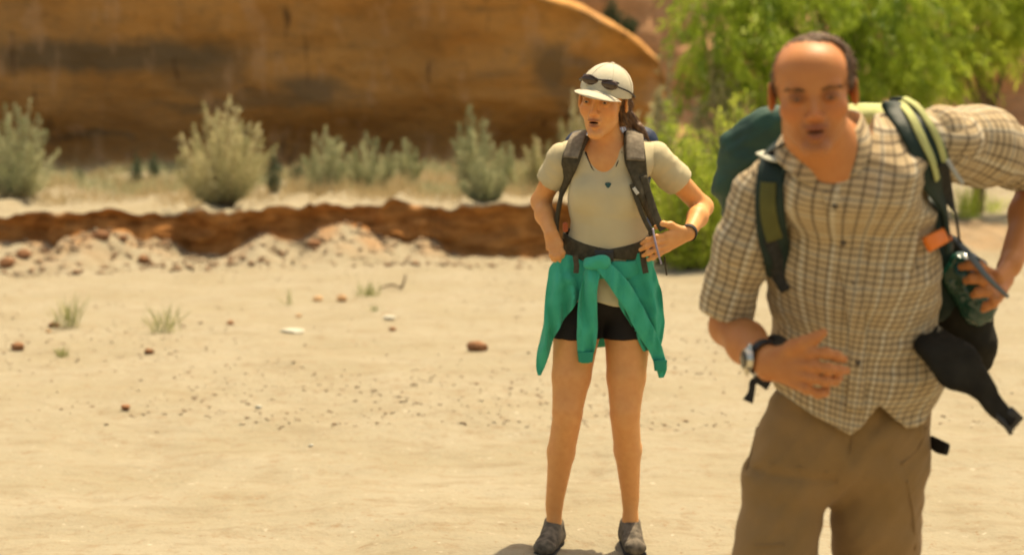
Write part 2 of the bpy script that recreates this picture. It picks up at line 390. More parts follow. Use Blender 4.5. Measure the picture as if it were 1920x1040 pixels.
# ---------------- sandstone cliffs
def rock_mat(name, c1, c2, dark, lowdark, zband, crackamt=1.0, stains=()):
    m = bpy.data.materials.new(name); m.use_nodes = True; t = m.node_tree; L = t.links; N = t.nodes; b = N['Principled BSDF']
    b.inputs['Roughness'].default_value = 0.92; b.inputs['Specular IOR Level'].default_value = 0.15
    tc = N.new('ShaderNodeTexCoord')
    def ns(scale, det, st, rough=0.55, rot=(0, 0, 0)):
        n = N.new('ShaderNodeTexNoise'); n.inputs['Scale'].default_value = scale; n.inputs['Detail'].default_value = det; n.inputs['Roughness'].default_value = rough
        mp = N.new('ShaderNodeMapping'); mp.inputs['Scale'].default_value = st; mp.inputs['Rotation'].default_value = rot; L.new(tc.outputs['Object'], mp.inputs[0]); L.new(mp.outputs[0], n.inputs[0]); return n.outputs[0]
    def rng(x, a, b_, c=0, d=1):
        r = N.new('ShaderNodeMapRange'); r.inputs[1].default_value = a; r.inputs[2].default_value = b_; r.inputs[3].default_value = c; r.inputs[4].default_value = d; L.new(x, r.inputs[0]); return r.outputs[0]
    def mix(f, c1, c2):
        x = N.new('ShaderNodeMix'); x.data_type = 'RGBA'; L.new(f, x.inputs[0])
        for i, c in ((6, c1), (7, c2)):
            if isinstance(c, tuple): x.inputs[i].default_value = (*c, 1)
            else: L.new(c, x.inputs[i])
        return x.outputs[2]
    def mul(a, b_):
        x = N.new('ShaderNodeMath'); x.operation = 'MULTIPLY'; L.new(a, x.inputs[0]); L.new(b_, x.inputs[1]); return x.outputs[0]
    c = mix(rng(ns(0.5, 5, (1, 1, 2.2)), 0.35, 0.65), c1, c2)
    sep = N.new('ShaderNodeSeparateXYZ'); L.new(tc.outputs['Object'], sep.inputs[0]); z = sep.outputs[2]
    wob = N.new('ShaderNodeMath'); wob.operation = 'MULTIPLY_ADD'; L.new(ns(0.35, 4, (1, 1, 1)), wob.inputs[0]); wob.inputs[1].default_value = 2.4; L.new(z, wob.inputs[2])
    zz = wob.outputs[0]
    c = mix(rng(zz, zband[1], zband[0]), c, lowdark)                       # darker varnished lower band
    c = mix(rng(ns(5.5, 6, (0.8, 1, 1.4), 0.7), 0.50, 0.68, 0, 0.42 * crackamt), c, dark)
    vb = mul(mul(rng(zz, zband[1] - 0.5, zband[1] + 0.05), rng(zz, zband[1] + 1.0, zband[1] + 0.55)), rng(ns(0.55, 4, (1, 1, 0.8)), 0.44, 0.60))
    c = mix(rng(vb, 0, 1, 0, 0.3), c, dark)                               # grey stain blotches
    wn = N.new('ShaderNodeTexNoise'); wn.inputs['Scale'].default_value = 0.9; wn.inputs['Detail'].default_value = 6; L.new(tc.outputs['Object'], wn.inputs[0])
    wv = N.new('ShaderNodeVectorMath'); wv.operation = 'MULTIPLY_ADD'; L.new(wn.outputs['Color'], wv.inputs[0]); wv.inputs[1].default_value = (2.2, 0, 0.9); L.new(tc.outputs['Object'], wv.inputs[2])
    for sx, sz, rx, rz, am in stains:
        a_ = N.new('ShaderNodeVectorMath'); a_.operation = 'SUBTRACT'; L.new(wv.outputs[0], a_.inputs[0]); a_.inputs[1].default_value = (sx + 1.1, 0, sz + 0.45)
        m_ = N.new('ShaderNodeVectorMath'); m_.operation = 'MULTIPLY'; L.new(a_.outputs[0], m_.inputs[0]); m_.inputs[1].default_value = (1 / rx, 0, 1 / rz)
        l_ = N.new('ShaderNodeVectorMath'); l_.operation = 'LENGTH'; L.new(m_.outputs[0], l_.inputs[0]); c = mix(rng(l_.outputs['Value'], 1.15, 0.6, 0, am), c, dark)
    c = mix(rng(ns(1.6, 5, (0.35, 1, 3.0), 0.6), 0.56, 0.74, 0, 0.5), c, dark)   # horizontal bedding stains
    c = mix(rng(ns(2.2, 5, (1.2, 1, 0.35), 0.6, (0, R(-28), 0)), 0.56, 0.66, 0, 0.40 * crackamt), c, (0.60, 0.36, 0.19))
    cr = rng(ns(1.5, 4, (2.6, 1, 0.34), 0.55, (0, R(34), 0)), 0.63, 0.70, 0, 0.75 * crackamt)
    c = mix(cr, c, (0.09, 0.05, 0.025)); L.new(c, b.inputs['Base Color'])
    bp = N.new('ShaderNodeBump'); bp.inputs['Strength'].default_value = 0.9; bp.inputs['Distance'].default_value = 0.16; L.new(ns(1.8, 7, (0.7, 1, 1.8), 0.6), bp.inputs['Height']); L.new(bp.outputs[0], b.inputs['Normal'])
    return m
def sheet(name, U, prof, m, **k):
    """loft a list of profiles (each a polyline) along U"""
    rows = [prof(u) for u in U]; n = len(rows[0]); V = np.concatenate(rows)
    ii, jj = np.meshgrid(np.arange(len(U) - 1), np.arange(n - 1), indexing='ij'); ii = ii.ravel(); jj = jj.ravel()
    F = np.stack([ii * n + jj, (ii + 1) * n + jj, (ii + 1) * n + jj + 1, ii * n + jj + 1], 1)
    return mk(name, V, F, m, **k)
def cliff_prof(x):
    # rounded sandstone wall whose sloping rim drops to the right and turns away
    turn = max(0.0, x - 1.3); Yf = 29.0 + 0.04 * x * x * (x < 0) * 0.2 + 0.25 * turn ** 2.2
    if x > 2.62: Yf += (x - 2.62) * 5
    edge = np.interp(x, [-40, -8, -3, -0.15, 0.55, 1.2, 1.75, 2.2, 2.5, 2.7, 2.95, 3.2], [14, 9.5, 5.6, 3.62, 3.38, 3.18, 2.88, 2.58, 2.32, 1.9, 1.2, 0.5])
    z = np.concatenate([np.linspace(-0.3, 0.99, 44) * 1.0]) ; s = np.clip(z, 0, 1)
    Z = z * edge; over = -0.7 * np.sin(np.clip(s, 0, 1) * math.pi * 0.5) ** 2 + 0.35 * np.exp(-((s * edge - 1.0) / 0.45) ** 2) * (edge > 2)
    Y = Yf + over - 0.5
    rim = [[Yf - 1.43, edge + 0.03], [Yf - 1.36, edge + 0.09], [Yf - 1.0, edge + 0.17], [Yf - 0.55, edge + 0.24], [Yf - 0.1, edge + 0.26], [Yf + 0.5, edge + 0.2], [Yf + 3, edge - 0.6], [Yf + 6, edge - 3]]
    Y = np.concatenate([Y, [r[0] for r in rim]]); Z = np.concatenate([Z, [r[1] for r in rim]])
    X = np.full_like(Y, x); q = np.stack([X * 0.5, Y * 0.5, Z * 1.1], 1)
    Y = Y + 0.28 * fbm(q, 101, 4) + 0.05 * fbm(q * np.array([1, 1, 5]), 111, 3); Z = Z + 0.03 * fbm(q * 2, 121, 2)
    return np.stack([X, Y, Z], 1)
sheet('cliff', np.concatenate([np.linspace(-40, -9, 50), np.linspace(-8.9, 3.2, 260)]), cliff_prof,
      rock_mat('sandstone', (0.62, 0.315, 0.092), (0.50, 0.24, 0.066), (0.19, 0.128, 0.066), (0.36, 0.175, 0.055), (1.9, 3.9), stains=((-7.2, 2.55, 2.9, .36, .95), (-5.2, 2.25, 1.0, .35, .6), (-3.3, 2.0, .9, .26, .85), (0.75, 2.3, .55, .5, .85), (1.1, 1.5, .7, .5, .5), (-4.6, 1.75, 2.0, .14, .6), (-7.6, 1.05, .9, .10, .8))), kind='structure', label='overhanging orange sandstone wall with a sunlit rim', cat='cliff')
def far_prof(x):
    Z = np.concatenate([np.linspace(-1, 14, 60), [16, 18]]); s = np.linspace(0, 1, 62)
    Y = 44 + Z * 0.62 + 0.03 * (x - 4) ** 2 * 0.2; X = np.full_like(Z, x); q = np.stack([X * 0.35, Y * 0.3, Z * 0.6], 1)
    Y = Y + 1.1 * fbm(q, 131, 5); return np.stack([X, Y, Z], 1)
sheet('far_cliff', np.linspace(-60, 70, 300), far_prof,
      rock_mat('far_sandstone', (0.50, 0.29, 0.15), (0.42, 0.235, 0.115), (0.15, 0.085, 0.045), (0.3, 0.15, 0.06), (-6, -4), 0.7), kind='structure', label='sloping reddish canyon side behind the rim', cat='cliff')

# ---------------- plants
def blades(base, dirs, length, width, droop=0.3, seg=2, curlr=0.0):
    """N narrow leaves as tapered strips of seg quads (+tip)"""
    n = len(base); length = np.broadcast_to(length, n)[:, None]; width = np.broadcast_to(width, n)[:, None]
    d = dirs / (np.linalg.norm(dirs, axis=1, keepdims=True) + 1e-9)
    side = np.cross(d, RNG.normal(size=(n, 3))); side /= np.linalg.norm(side, axis=1, keepdims=True) + 1e-9
    vs = []; g = np.array([0, 0, -1.0])
    for i in range(seg + 1):
        t = i / seg; c = base + d * length * t + g * droop * length * t * t
        w = width * 0.5 * (math.sin(math.pi * (0.16 + 0.80 * t)) if seg > 1 else (1 - t * 0.9))
        vs += [c - side * w, c + side * w]
    V = np.stack(vs, 1).reshape(-1, 3); k = 2 * (seg + 1); o = (np.arange(n) * k)[:, None]
    F = np.concatenate([o + np.array([2 * i, 2 * i + 1, 2 * i + 3, 2 * i + 2]) for i in range(seg)])
    return V, F, k
def leafmesh(name, base, dirs, length, width, m, parent=None, droop=0.3, seg=2, tones=None, **kw):
    V, F, k = blades(base, dirs, length, width, droop, seg)
    v = RNG.random(len(base)) if tones is None else np.clip(tones + RNG.normal(0, 0.16, len(base)), 0, 1)
    return mk(name, V, F, m, parent, smooth=False, attrs={'var': ('FLOAT', np.repeat(v, k))}, **kw)
def shoots(n, H, spread, lean=0.0, jitter=0.06, pw=0.7, flat=1.0):
    """polyline shoots fanning out of the base; returns list of (pts, reach)"""
    out = []
    for i in range(n):
        a = RNG.random() * 2 * math.pi; r = RNG.random() ** pw * spread
        tip = np.array([math.cos(a) * r + lean, math.sin(a) * r * flat, H * (1 - 0.50 * (r / spread) ** 2) * RNG.uniform(0.62, 1.04)])
        mid = tip * np.array([0.62, 0.62, 0.45]) + RNG.normal(0, jitter * H, 3) * 0.5
        b = np.array([math.cos(a) * r * 0.18, math.sin(a) * r * 0.18, 0]); out.append(crom([b, b * 0.6 + mid * 0.4, mid, tip], 4))
    return out
def shrub(name, loc, H, spread, nshoot, nleaf, leaf, m_leaf, m_stem, label, cat, group=None, lean=0, start=0.25, up=1.2, fuzz=0.035, flat=1.0, pw=0.7, taper=1.0):
    root = empty(name, loc, label=label, cat=cat, group=group); L = np.array(loc, float)
    sh = shoots(nshoot, H, spread, lean, flat=flat, pw=pw); B = []; D = []; T = []; VV = []; FF = []; n = 0
    for s in sh:
        t = start + (1 - start) * RNG.random(nleaf) ** 0.85; f = t * (len(s) - 1); i = np.minimum(f.astype(int), len(s) - 2); u = (f - i)[:, None]
        c = s[i] * (1 - u) + s[i + 1] * u; tg = s[i + 1] - s[i]; tg /= np.linalg.norm(tg, axis=1, keepdims=True) + 1e-9
        rad = fuzz * H * np.sin(np.clip((t - start) / (1 - start), 0, 1) * math.pi * 0.86 + 0.25)[:, None]
        B.append(c + RNG.normal(size=(nleaf, 3)) * rad * np.array([1, 1, 0.6])); D.append(tg * up + RNG.normal(size=(nleaf, 3)) * 0.55); T.append(np.full(nleaf, RNG.random()))
        v, ff = tube(s[::2], [0.011 * H, 0.008 * H, 0.006 * H, 0.004 * H, 0.002 * H, 0.002 * H, 0.002 * H][:len(s[::2])], seg=4, sub=1); VV.append(v); FF += [[q + n for q in f_] for f_ in ff]; n += len(v)
    B = np.concatenate(B) + L; D = np.concatenate(D); T = np.concatenate(T)
    leafmesh('foliage', B, D, leaf[0] * RNG.uniform(0.6, 1.3, len(B)), leaf[1], m_leaf, root, tones=T)
    mk('stems', np.concatenate(VV) + L, FF, m_stem, root)
    return root
sage = mat('sage_leaf', (0.26, 0.285, 0.145), 0.75, (0.60, 0.59, 0.36), attr='var', trans=0.25, spec=0.2)
sage_dry = mat('sage_dry_leaf', (0.33, 0.32, 0.15), 0.75, (0.70, 0.64, 0.38), attr='var', trans=0.25, spec=0.2)
dkleaf = mat('juniper_leaf', (0.03, 0.06, 0.03), 0.8, (0.09, 0.13, 0.06), attr='var', trans=0.1)
straw = mat('straw_blade', (0.34, 0.25, 0.12), 0.8, (0.62, 0.50, 0.28), attr='var', trans=0.3)
greenb = mat('green_blade', (0.22, 0.25, 0.08), 0.7, (0.44, 0.43, 0.19), attr='var', trans=0.35)
willow = mat('willow_leaf', (0.17, 0.26, 0.024), 0.55, (0.58, 0.70, 0.075), attr='var', trans=0.45, spec=0.35)
willow_y = mat('young_willow_leaf', (0.25, 0.34, 0.030), 0.55, (0.66, 0.74, 0.10), attr='var', trans=0.45, spec=0.35)
bark = mat('bark', (0.13, 0.085, 0.05), 0.95, (0.22, 0.16, 0.10), scale=12, bump=0.6)
twig = mat('twig', (0.20, 0.14, 0.08), 0.9, (0.30, 0.23, 0.14), scale=30)
def onbank(px, d): p = P(px, 400, d); return np.array([p[0], d, gz(p[0], d) - 0.01])
def pxh(toppy, d, z): return P(960, toppy, d)[2] - z
# big sage bushes on the bank: (px, depth, top pixel, spread, shoots, material, label)
SG = [(35, 18.6, 190, 0.46, 44, sage, 'tall grey-green sagebrush at the left edge of the bank', 0.02),
      (418, 17.85, 188, 0.54, 70, sage_dry, 'largest pale sagebrush bush standing right on the lip of the bank', 0.05),
      (612, 19.6, 240, 0.30, 34, sage, 'grey-green sagebrush with twin peaks just right of the largest bush', 0),
      (692, 20.2, 250, 0.34, 34, sage, 'sagebrush with one spire between the twin-peaked bush and the low round one', 0.03),
      (766, 20.6, 265, 0.24, 24, sage, 'low round sagebrush, smallest of the row left of the woman', 0),
      (888, 19.4, 203, 0.34, 44, sage, 'tall sagebrush behind the small bush growing on the lip', 0.03),
      (905, 17.75, 288, 0.24, 30, sage, 'small sagebrush growing over the bank edge in front of a taller one', 0.02),
      (952, 20.4, 275, 0.24, 20, sage, 'sagebrush immediately left of the woman\'s shoulder', 0),
      (1012, 19.8, 262, 0.30, 24, sage_dry, 'pale brush seen beside the woman\'s raised elbow', 0),
      (1080, 20.8, 180, 0.26, 24, sage_dry, 'faint grey bush showing left of the woman\'s cap', 0)]
for px, d, ty, sp, n, m_, lab, ln in SG:
    b = onbank(px, d); shrub('sagebrush', b, pxh(ty, d, b[2]) * 1.04, sp * 1.05, int(n * 1.0), 230, (0.055, 0.0095), m_, twig, lab, 'shrub', 'sagebrush bushes on the bank', lean=ln, start=0.22, fuzz=0.034, up=1.8, pw=0.6)
for px, d, ty, sp, lab in [(258, 21.5, 283, 0.09, 'dark green juniper sprig standing alone in the dry grass'), (290, 24, 280, 0.07, 'small dark bush right of the lone juniper sprig'),
                           (512, 20.5, 268, 0.12, 'dark green bush tucked behind the right side of the largest sagebrush'), (560, 22, 292, 0.12, 'dark low bush between the largest and the twin-peaked sagebrush'),
                           (152, 24, 305, 0.05, 'tiny dark shrub right of the left-edge sagebrush')]:
    b = onbank(px, d); shrub('juniper_bush', b, pxh(ty, d, b[2]), sp, 16, 130, (0.035, 0.009), dkleaf, twig, lab, 'bush', 'dark bushes behind the sagebrush', start=0.05, fuzz=0.06)
# dry grass behind the bank lip (nobody could count it)
def grassfield(name, X0, X1, Y0, Y1, n, hmin, hmax, m_, lab, s=5, clump=0.15, wid=0.006):
    c = np.stack([RNG.uniform(X0, X1, n * 4), RNG.uniform(Y0, Y1, n * 4), np.zeros(n * 4)], 1)
    keep = (fbm(c * np.array([1.3, 0.9, 1]), s, 3) > clump); c = c[keep][:n]
    z = np.array([gz(a, b) for a, b, _ in c[::1]]) if len(c) < 9000 else bankH(c[:, 0]) + np.clip((c[:, 1] - bankY(c[:, 0])) - 4, 0, 30) * 0.012
    c[:, 2] = z - 0.01; d = RNG.normal(size=(len(c), 3)) * 0.28; d[:, 2] = 1
    leafmesh(name, c, d, RNG.uniform(hmin, hmax, len(c)), wid, m_, droop=0.15, seg=2, label=lab, cat='grass', kind='stuff')
grassfield('dry_grass', -10, 5.5, 18.3, 27.5, 33000, 0.08, 0.34, straw, 'pale dry grass on the upper bank', s=205, clump=-0.05)
grassfield('sparse_grass', -8, 1.6, 17.8, 20.5, 1600, 0.05, 0.22, straw, 'scattered straw tufts near the bank lip', s=215, clump=0.3)
grassfield('grey_ground_cover', -8, 3.2, 19.6, 27, 16000, 0.08, 0.26, sage, 'low grey-green ground cover among the sagebrush', s=225, clump=0.0, wid=0.011)
# green tufts on the wash floor
def tuft(px, py, H, sp, n, m_, lab, lean=0.0):
    b = G(px, py); b[2] = gz(b[0], b[1]) - 0.005
    base = b + np.stack([RNG.normal(0, sp * 0.22, n), RNG.normal(0, sp * 0.22, n), np.zeros(n)], 1)
    d = np.stack([RNG.normal(lean, 0.34, n), RNG.normal(0, 0.3, n), np.ones(n)], 1)
    leafmesh('grass_tuft', base, d, RNG.uniform(0.45, 1.0, n) * H, 0.007, m_, droop=0.18, seg=3, label=lab, cat='grass tuft', group='grass tufts on the sand')
for a in [(128, 622, 0.34, 0.20, 60, greenb, 'leftmost and tallest green grass tuft on the sand', 0.05), (306, 624, 0.30, 0.22, 46, greenb, 'second green grass tuft from the left, on the open sand', 0.0),
          (118, 672, 0.10, 0.09, 34, greenb, 'tiny green sprig just below the tallest grass tuft'), (540, 568, 0.20, 0.12, 12, greenb, 'thin wispy blades left of the dark twig pile'),
          (694, 554, 0.19, 0.22, 60, greenb, 'short dense grass clump beside a dead twig'), (705, 590, 0.08, 0.1, 14, greenb, 'tiny sprig above the flat white stone'),
          (1815, 455, 0.62, 0.34, 150, willow_y, 'leafy green tuft seen through the gap under the man\'s bent arm'), (1860, 440, 0.4, 0.3, 60, willow_y, 'short green tuft by the man\'s raised forearm')]:
    tuft(*a)
# dead twig next to the clump
b = G(735, 545); v, f = tube([b + [-.12, 0, .02], b + [0, .02, .05], b + [.08, 0, .03], b + [.12, 0, .14]], [.006, .011, .014, .008]); mk('dead_twig', v, f, bark, label='dead twig stump lying right of the short grass clump', cat='twig')

# ---------------- willows / cottonwood on the right
def willow_bush(loc, H, sp, n, nl, m_, lab, leaf=(0.085, 0.015), lean=0, flat=0.8, start=0.12, fuzz=0.035):
    return shrub('willow_bush', loc, H, sp, n, nl, leaf, m_, twig, lab, 'bush', 'willow bushes right of the woman', lean=lean, start=start, up=1.0, fuzz=fuzz, flat=flat, pw=0.55)
for px, d, ty, sp, n, m_, lab in [(1252, 16.6, 165, 0.34, 44, willow, 'olive green willow thicket directly behind the woman\'s shoulder'),
                                  (1240, 18.8, 95, 0.45, 40, sage_dry, 'tall brown brush below the end of the cliff rim'),
                                  (1300, 16.0, 205, 0.46, 80, willow_y, 'bright yellow-green willow bush between the woman and the man'),
                                  (1385, 16.8, 170, 0.50, 70, willow_y, 'darker green willow bush behind the teal side of the man\'s pack'),
                                  (1205, 20.5, 205, 0.34, 30, sage_dry, 'grey-green brush right behind the woman\'s cap'),
                                  (1455, 17.8, 110, 0.50, 60, willow, 'tall green willow bush hidden mostly by the man\'s head'),
                                  (1350, 18.5, 60, 0.40, 44, sage_dry, 'thin dry stems rising behind the yellow-green willow')]:
    p = P(px, 400, d); b = np.array([p[0], d, gz(p[0], d) - 0.02]); willow_bush(b, pxh(ty, d, b[2]), sp, n, 150, m_, lab)
def tree(base, clusters, nl, m_, lab, trunk_r=0.11):
    root = empty('willow_tree', base, label=lab, cat='tree', group='trees behind the man'); base = np.array(base, float)
    top = base + np.array([0.1, 0, 1.5]); VV = []; FF = []; n = 0
    v, f = tube([base - [0, 0, .1], base + [0.05, 0, .7], top], [trunk_r, trunk_r * .8, trunk_r * .6], 10)
    VV.append(v); FF += f; n += len(v); B = []; D = []; T = []
    for c, r, dens in clusters:
        c = np.array(c); v, f = tube([top - [0, 0, .4], (top + c) / 2 + [0, 0, .15], c], [trunk_r * .45, trunk_r * .3, .015], 6); VV.append(v); FF += [[q + n for q in g] for g in f]; n += len(v)
        k = int(nl * dens * r[0] * r[2])
        ns_ = max(6, k // 46)                                    # hanging sprays
        sd = RNG.normal(size=(ns_, 3)); sd /= np.linalg.norm(sd, axis=1, keepdims=True); sc = c + sd * RNG.random((ns_, 1)) ** 0.45 * np.array(r)
        sdir = sd * np.array([0.5, 0.5, 0.1]) + np.array([0.12, 0, -0.75]) + RNG.normal(0, 0.25, (ns_, 3)); sl_ = RNG.uniform(0.22, 0.6, ns_)
        for j in range(ns_):
            t = RNG.random(46)[:, None]; B.append(sc[j] + sdir[j] * sl_[j] * t + RNG.normal(0, 0.035, (46, 3))); D.append(sdir[j] + RNG.normal(0, 0.5, (46, 3))); T.append(np.full(46, RNG.random()))
    mk('trunk', np.concatenate(VV), FF, bark, root)
    leafmesh('crown', np.concatenate(B), np.concatenate(D), RNG.uniform(0.06, 0.12, sum(map(len, B))), 0.019, m_, root, tones=np.concatenate(T), droop=0.2)
def cl(px, py, d, rx, ry, rz, dens=1.0): return (P(px, py, d), (rx, ry, rz), dens)
tree((P(1560, 400, 19)[0], 19.0, 0.2), [cl(1345, 60, 18.6, .42, .4, .45), cl(1440, 30, 18.4, .5, .6, .5), cl(1400, 130, 18.8, .42, .4, .42, .8), cl(1540, 80, 19, .6, .6, .55), cl(1640, 40, 18.7, .6, .6, .6), cl(1360, -60, 18.8, .6, .6, .5),
                                        cl(1620, 130, 19, .5, .5, .4), cl(1500, -60, 18.6, .7, .6, .6), cl(1330, 130, 18.9, .3, .3, .35, .6), cl(1700, 110, 18.8, .5, .5, .5), cl(1560, 220, 19.2, .6, .5, .5), cl(1700, -80, 19, .7, .7, .6)],
     10500, willow, 'green willow tree filling the top right behind the man\'s head')
tree((P(1830, 400, 20.5)[0], 20.5, 0.2), [cl(1790, 40, 20, .6, .6, .55), cl(1880, 0, 20.2, .6, .6, .5), cl(1760, 130, 20.4, .42, .4, .34, .9), cl(1925, 60, 20.4, .5, .5, .42), cl(1820, -70, 20, .7, .6, .5), cl(1960, -20, 20, .6, .6, .6), cl(1800, 95, 20.2, .32, .3, .4, .7)],
     9500, willow_y, 'lighter green willow tree reaching the right edge of the picture', 0.09)
for px, py, d, h, lab in [(1148, 48, 44.5, 0.75, 'dark bush left of its twin high on the far slope above the rim'), (1178, 66, 44.5, 0.6, 'dark bush nearest the rim on the far slope')]:
    b = P(px, py, d); shrub('slope_bush', b, h, 0.28, 26, 110, (0.07, 0.02), dkleaf, twig, lab, 'bush', 'bushes on the far slope', start=0.05, fuzz=0.07)

# ---------------- stones
def stone(px, py, r, m_, lab, seed, name='rock', flat=0.6, z=None, yaw=0.3, group='loose stones on the sand', cat='rock', loc=None):
    b = G(px, py) if loc is None else np.array(loc); b[2] = gz(b[0], b[1])
    f = Field(0.01); r = np.array(r)
    n = 20; th, ph = np.meshgrid(np.linspace(0, 2 * math.pi, n * 2, endpoint=False), np.linspace(0.001, math.pi - .001, n), indexing='ij')
    d = np.stack([np.cos(th) * np.sin(ph), np.sin(th) * np.sin(ph), np.cos(ph)], -1).reshape(-1, 3)
    rr = 1.0 + 0.0 * d[:, 0]; rg = np.random.default_rng(seed)
    for _ in range(13):                     # facets: cut by planes, like a broken stone
        nv = rg.normal(size=3); nv /= np.linalg.norm(nv); h = rg.uniform(0.62, 0.9); q = d @ nv; rr = np.where(q > 0, np.minimum(rr, h / np.maximum(q, 1e-3)), rr)
    rr = rr + 0.05 * fbm(d * 2.5 + seed, seed, 3); V = d * rr[:, None] * r
    c, s = math.cos(yaw), math.sin(yaw); V = V @ np.array([[c, s, 0], [-s, c, 0], [0, 0, 1]]); V = V + b + [0, 0, r[2] * 0.62]
    F = []
    for i in range(n * 2):
        for j in range(n - 1): k = (i + 1) % (n * 2); F.append([i * n + j, i * n + j + 1, k * n + j + 1, k * n + j])
    return mk(name, V, np.array(F), m_, label=lab, cat=cat, group=group)
redrock = mat('red_rock', (0.17, 0.075, 0.03), 0.9, (0.30, 0.15, 0.07), scale=18, bump=0.6, bscale=40)
palerock = mat('pale_rock', (0.46, 0.44, 0.35), 0.9, (0.52, 0.50, 0.42), scale=18, bump=0.4, bscale=40)
tanrock = mat('tan_rock', (0.38, 0.22, 0.10), 0.9, (0.50, 0.32, 0.16), scale=18, bump=0.6, bscale=40)
stone(895, 664, (.070, .055, .045), redrock, 'large red-brown rock on the sand left of the woman\'s thigh', 3)
stone(235, 770, (.030, .026, .017), redrock, 'small flat red-brown stone alone in the left foreground', 5)
stone(730, 600, (.050, .05, .022), palerock, 'flat white stone below the short grass clump', 8)
stone(548, 627, (.085, .07, .018), palerock, 'long flat pale slab set in the sand', 9)
stone(485, 768, (.020, .02, .012), palerock, 'small white pebble in the middle foreground', 10)
stone(583, 826, (.013, .012, .008), palerock, 'tiniest white pebble nearest the bottom of the picture', 11)
k = 12
for px, py, r, lab in [(35, 662, .055, 'brown stone near the left edge below the grass tufts'), (102, 622, .045, 'brown stone at the foot of the tallest grass tuft'), (280, 668, .04, 'brown stone below the second grass tuft'),
                       (432, 612, .035, 'small brown stone right of the second grass tuft'), (596, 560, .05, 'tan stone left of the short grass clump'), (640, 563, .06, 'largest tan stone left of the short grass clump'),
                       (560, 593, .03, 'tan stone above the long pale slab'), (735, 626, .03, 'brown stone below the flat white stone'), (12, 507, .11, 'brown clod at the left edge at the foot of the bank'),
                       (45, 500, .10, 'brown clod second from the left edge under the bank'), (190, 497, .10, 'dark brown clod on the pale talus'), (268, 499, .08, 'brown clod right of the darkest clod on the talus'), (232, 492, .06, 'small clod between two larger clods on the talus'),
                       (590, 492, .08, 'clod below the middle of the bank'), (92, 630, .025, 'small stone left of the tallest grass tuft')]:
    stone(px, py, (r, r * .8, r * .55), redrock if 'brown' in lab or 'clod' in lab else tanrock, lab, k, yaw=k, name='clod' if 'clod' in lab else 'rock', cat='clod' if 'clod' in lab else 'rock', group='clods under the bank' if 'clod' in lab else 'loose stones on the sand'); k += 1
# gravel and bits of litter in the sand (uncountable)
def scatter(name, pts, rmin, rmax, m_, lab):
    n = len(pts); oc = np.array([[1, 0, 0], [-1, 0, 0], [0, 1, 0], [0, -1, 0], [0, 0, 1], [0, 0, -1]], float)
    fc = np.array([[0, 2, 4], [2, 1, 4], [1, 3, 4], [3, 0, 4], [2, 0, 5], [1, 2, 5], [3, 1, 5], [0, 3, 5]])
    r = rmin + (rmax - rmin) * RNG.random(n) ** 3; sc = r[:, None, None] * RNG.uniform(0.6, 1.3, (n, 6, 1)) * np.array([1.2, 1, 0.6])
    a = RNG.random(n) * 6.28; Rm = np.stack([np.stack([np.cos(a), np.sin(a), 0 * a], 1), np.stack([-np.sin(a), np.cos(a), 0 * a], 1), np.stack([0 * a, 0 * a, 0 * a + 1], 1)], 1)
    V = np.einsum('nij,njk->nik', oc[None] * sc, Rm) + pts[:, None]; F = (np.arange(n) * 6)[:, None, None] + fc[None]
    mk(name, V.reshape(-1, 3), F.reshape(-1, 3), m_, smooth=False, attrs={'var': ('FLOAT', np.repeat(RNG.random(n), 6))}, kind='stuff', label=lab, cat='gravel')
grav = mat('gravel', (0.22, 0.15, 0.09), 0.9, (0.38, 0.32, 0.22), attr='var')
n = 9000; px = RNG.uniform(-100, 2050, n); py = RNG.uniform(500, 800, n) ** 1.0; q = np.array([G(a, b) for a, b in zip(px, py)])
den = np.clip(1.15 - (q[:, 1] - 7) * -0.0 - np.clip(8.0 - q[:, 1], 0, 9) * 0.42, 0, 1) * (fbm(q * 0.8, 303, 3) > -0.15); q = q[(RNG.random(n) < den * .8) | (RNG.random(n) < .12)]
q[:, 2] = [gz(a, b) + 0.001 for a, b, _ in q]; scatter('gravel', q, 0.003, 0.017, grav, 'fine gravel strewn over the sand')
X = RNG.uniform(-8, 3, 3000); dist = RNG.random(3000) ** 1.6 * 1.5 + 0.02; Y = bankY(X) - dist; keep = RNG.random(3000) < np.interp(X, [-8, -5, -3.2, -2, -1, 0, 3], [1, 1, 1, 1, .8, .25, .5]); X = X[keep]; Y = Y[keep]
q = np.stack([X, Y, np.array([gz(a, b) + 0.004 for a, b in zip(X, Y)])], 1); scatter('bank_debris', q, 0.008, 0.050, mat('debris', (0.22, 0.12, 0.06), 0.95, (0.36, 0.29, 0.19), attr='var'), 'crumbled clay debris along the foot of the bank')
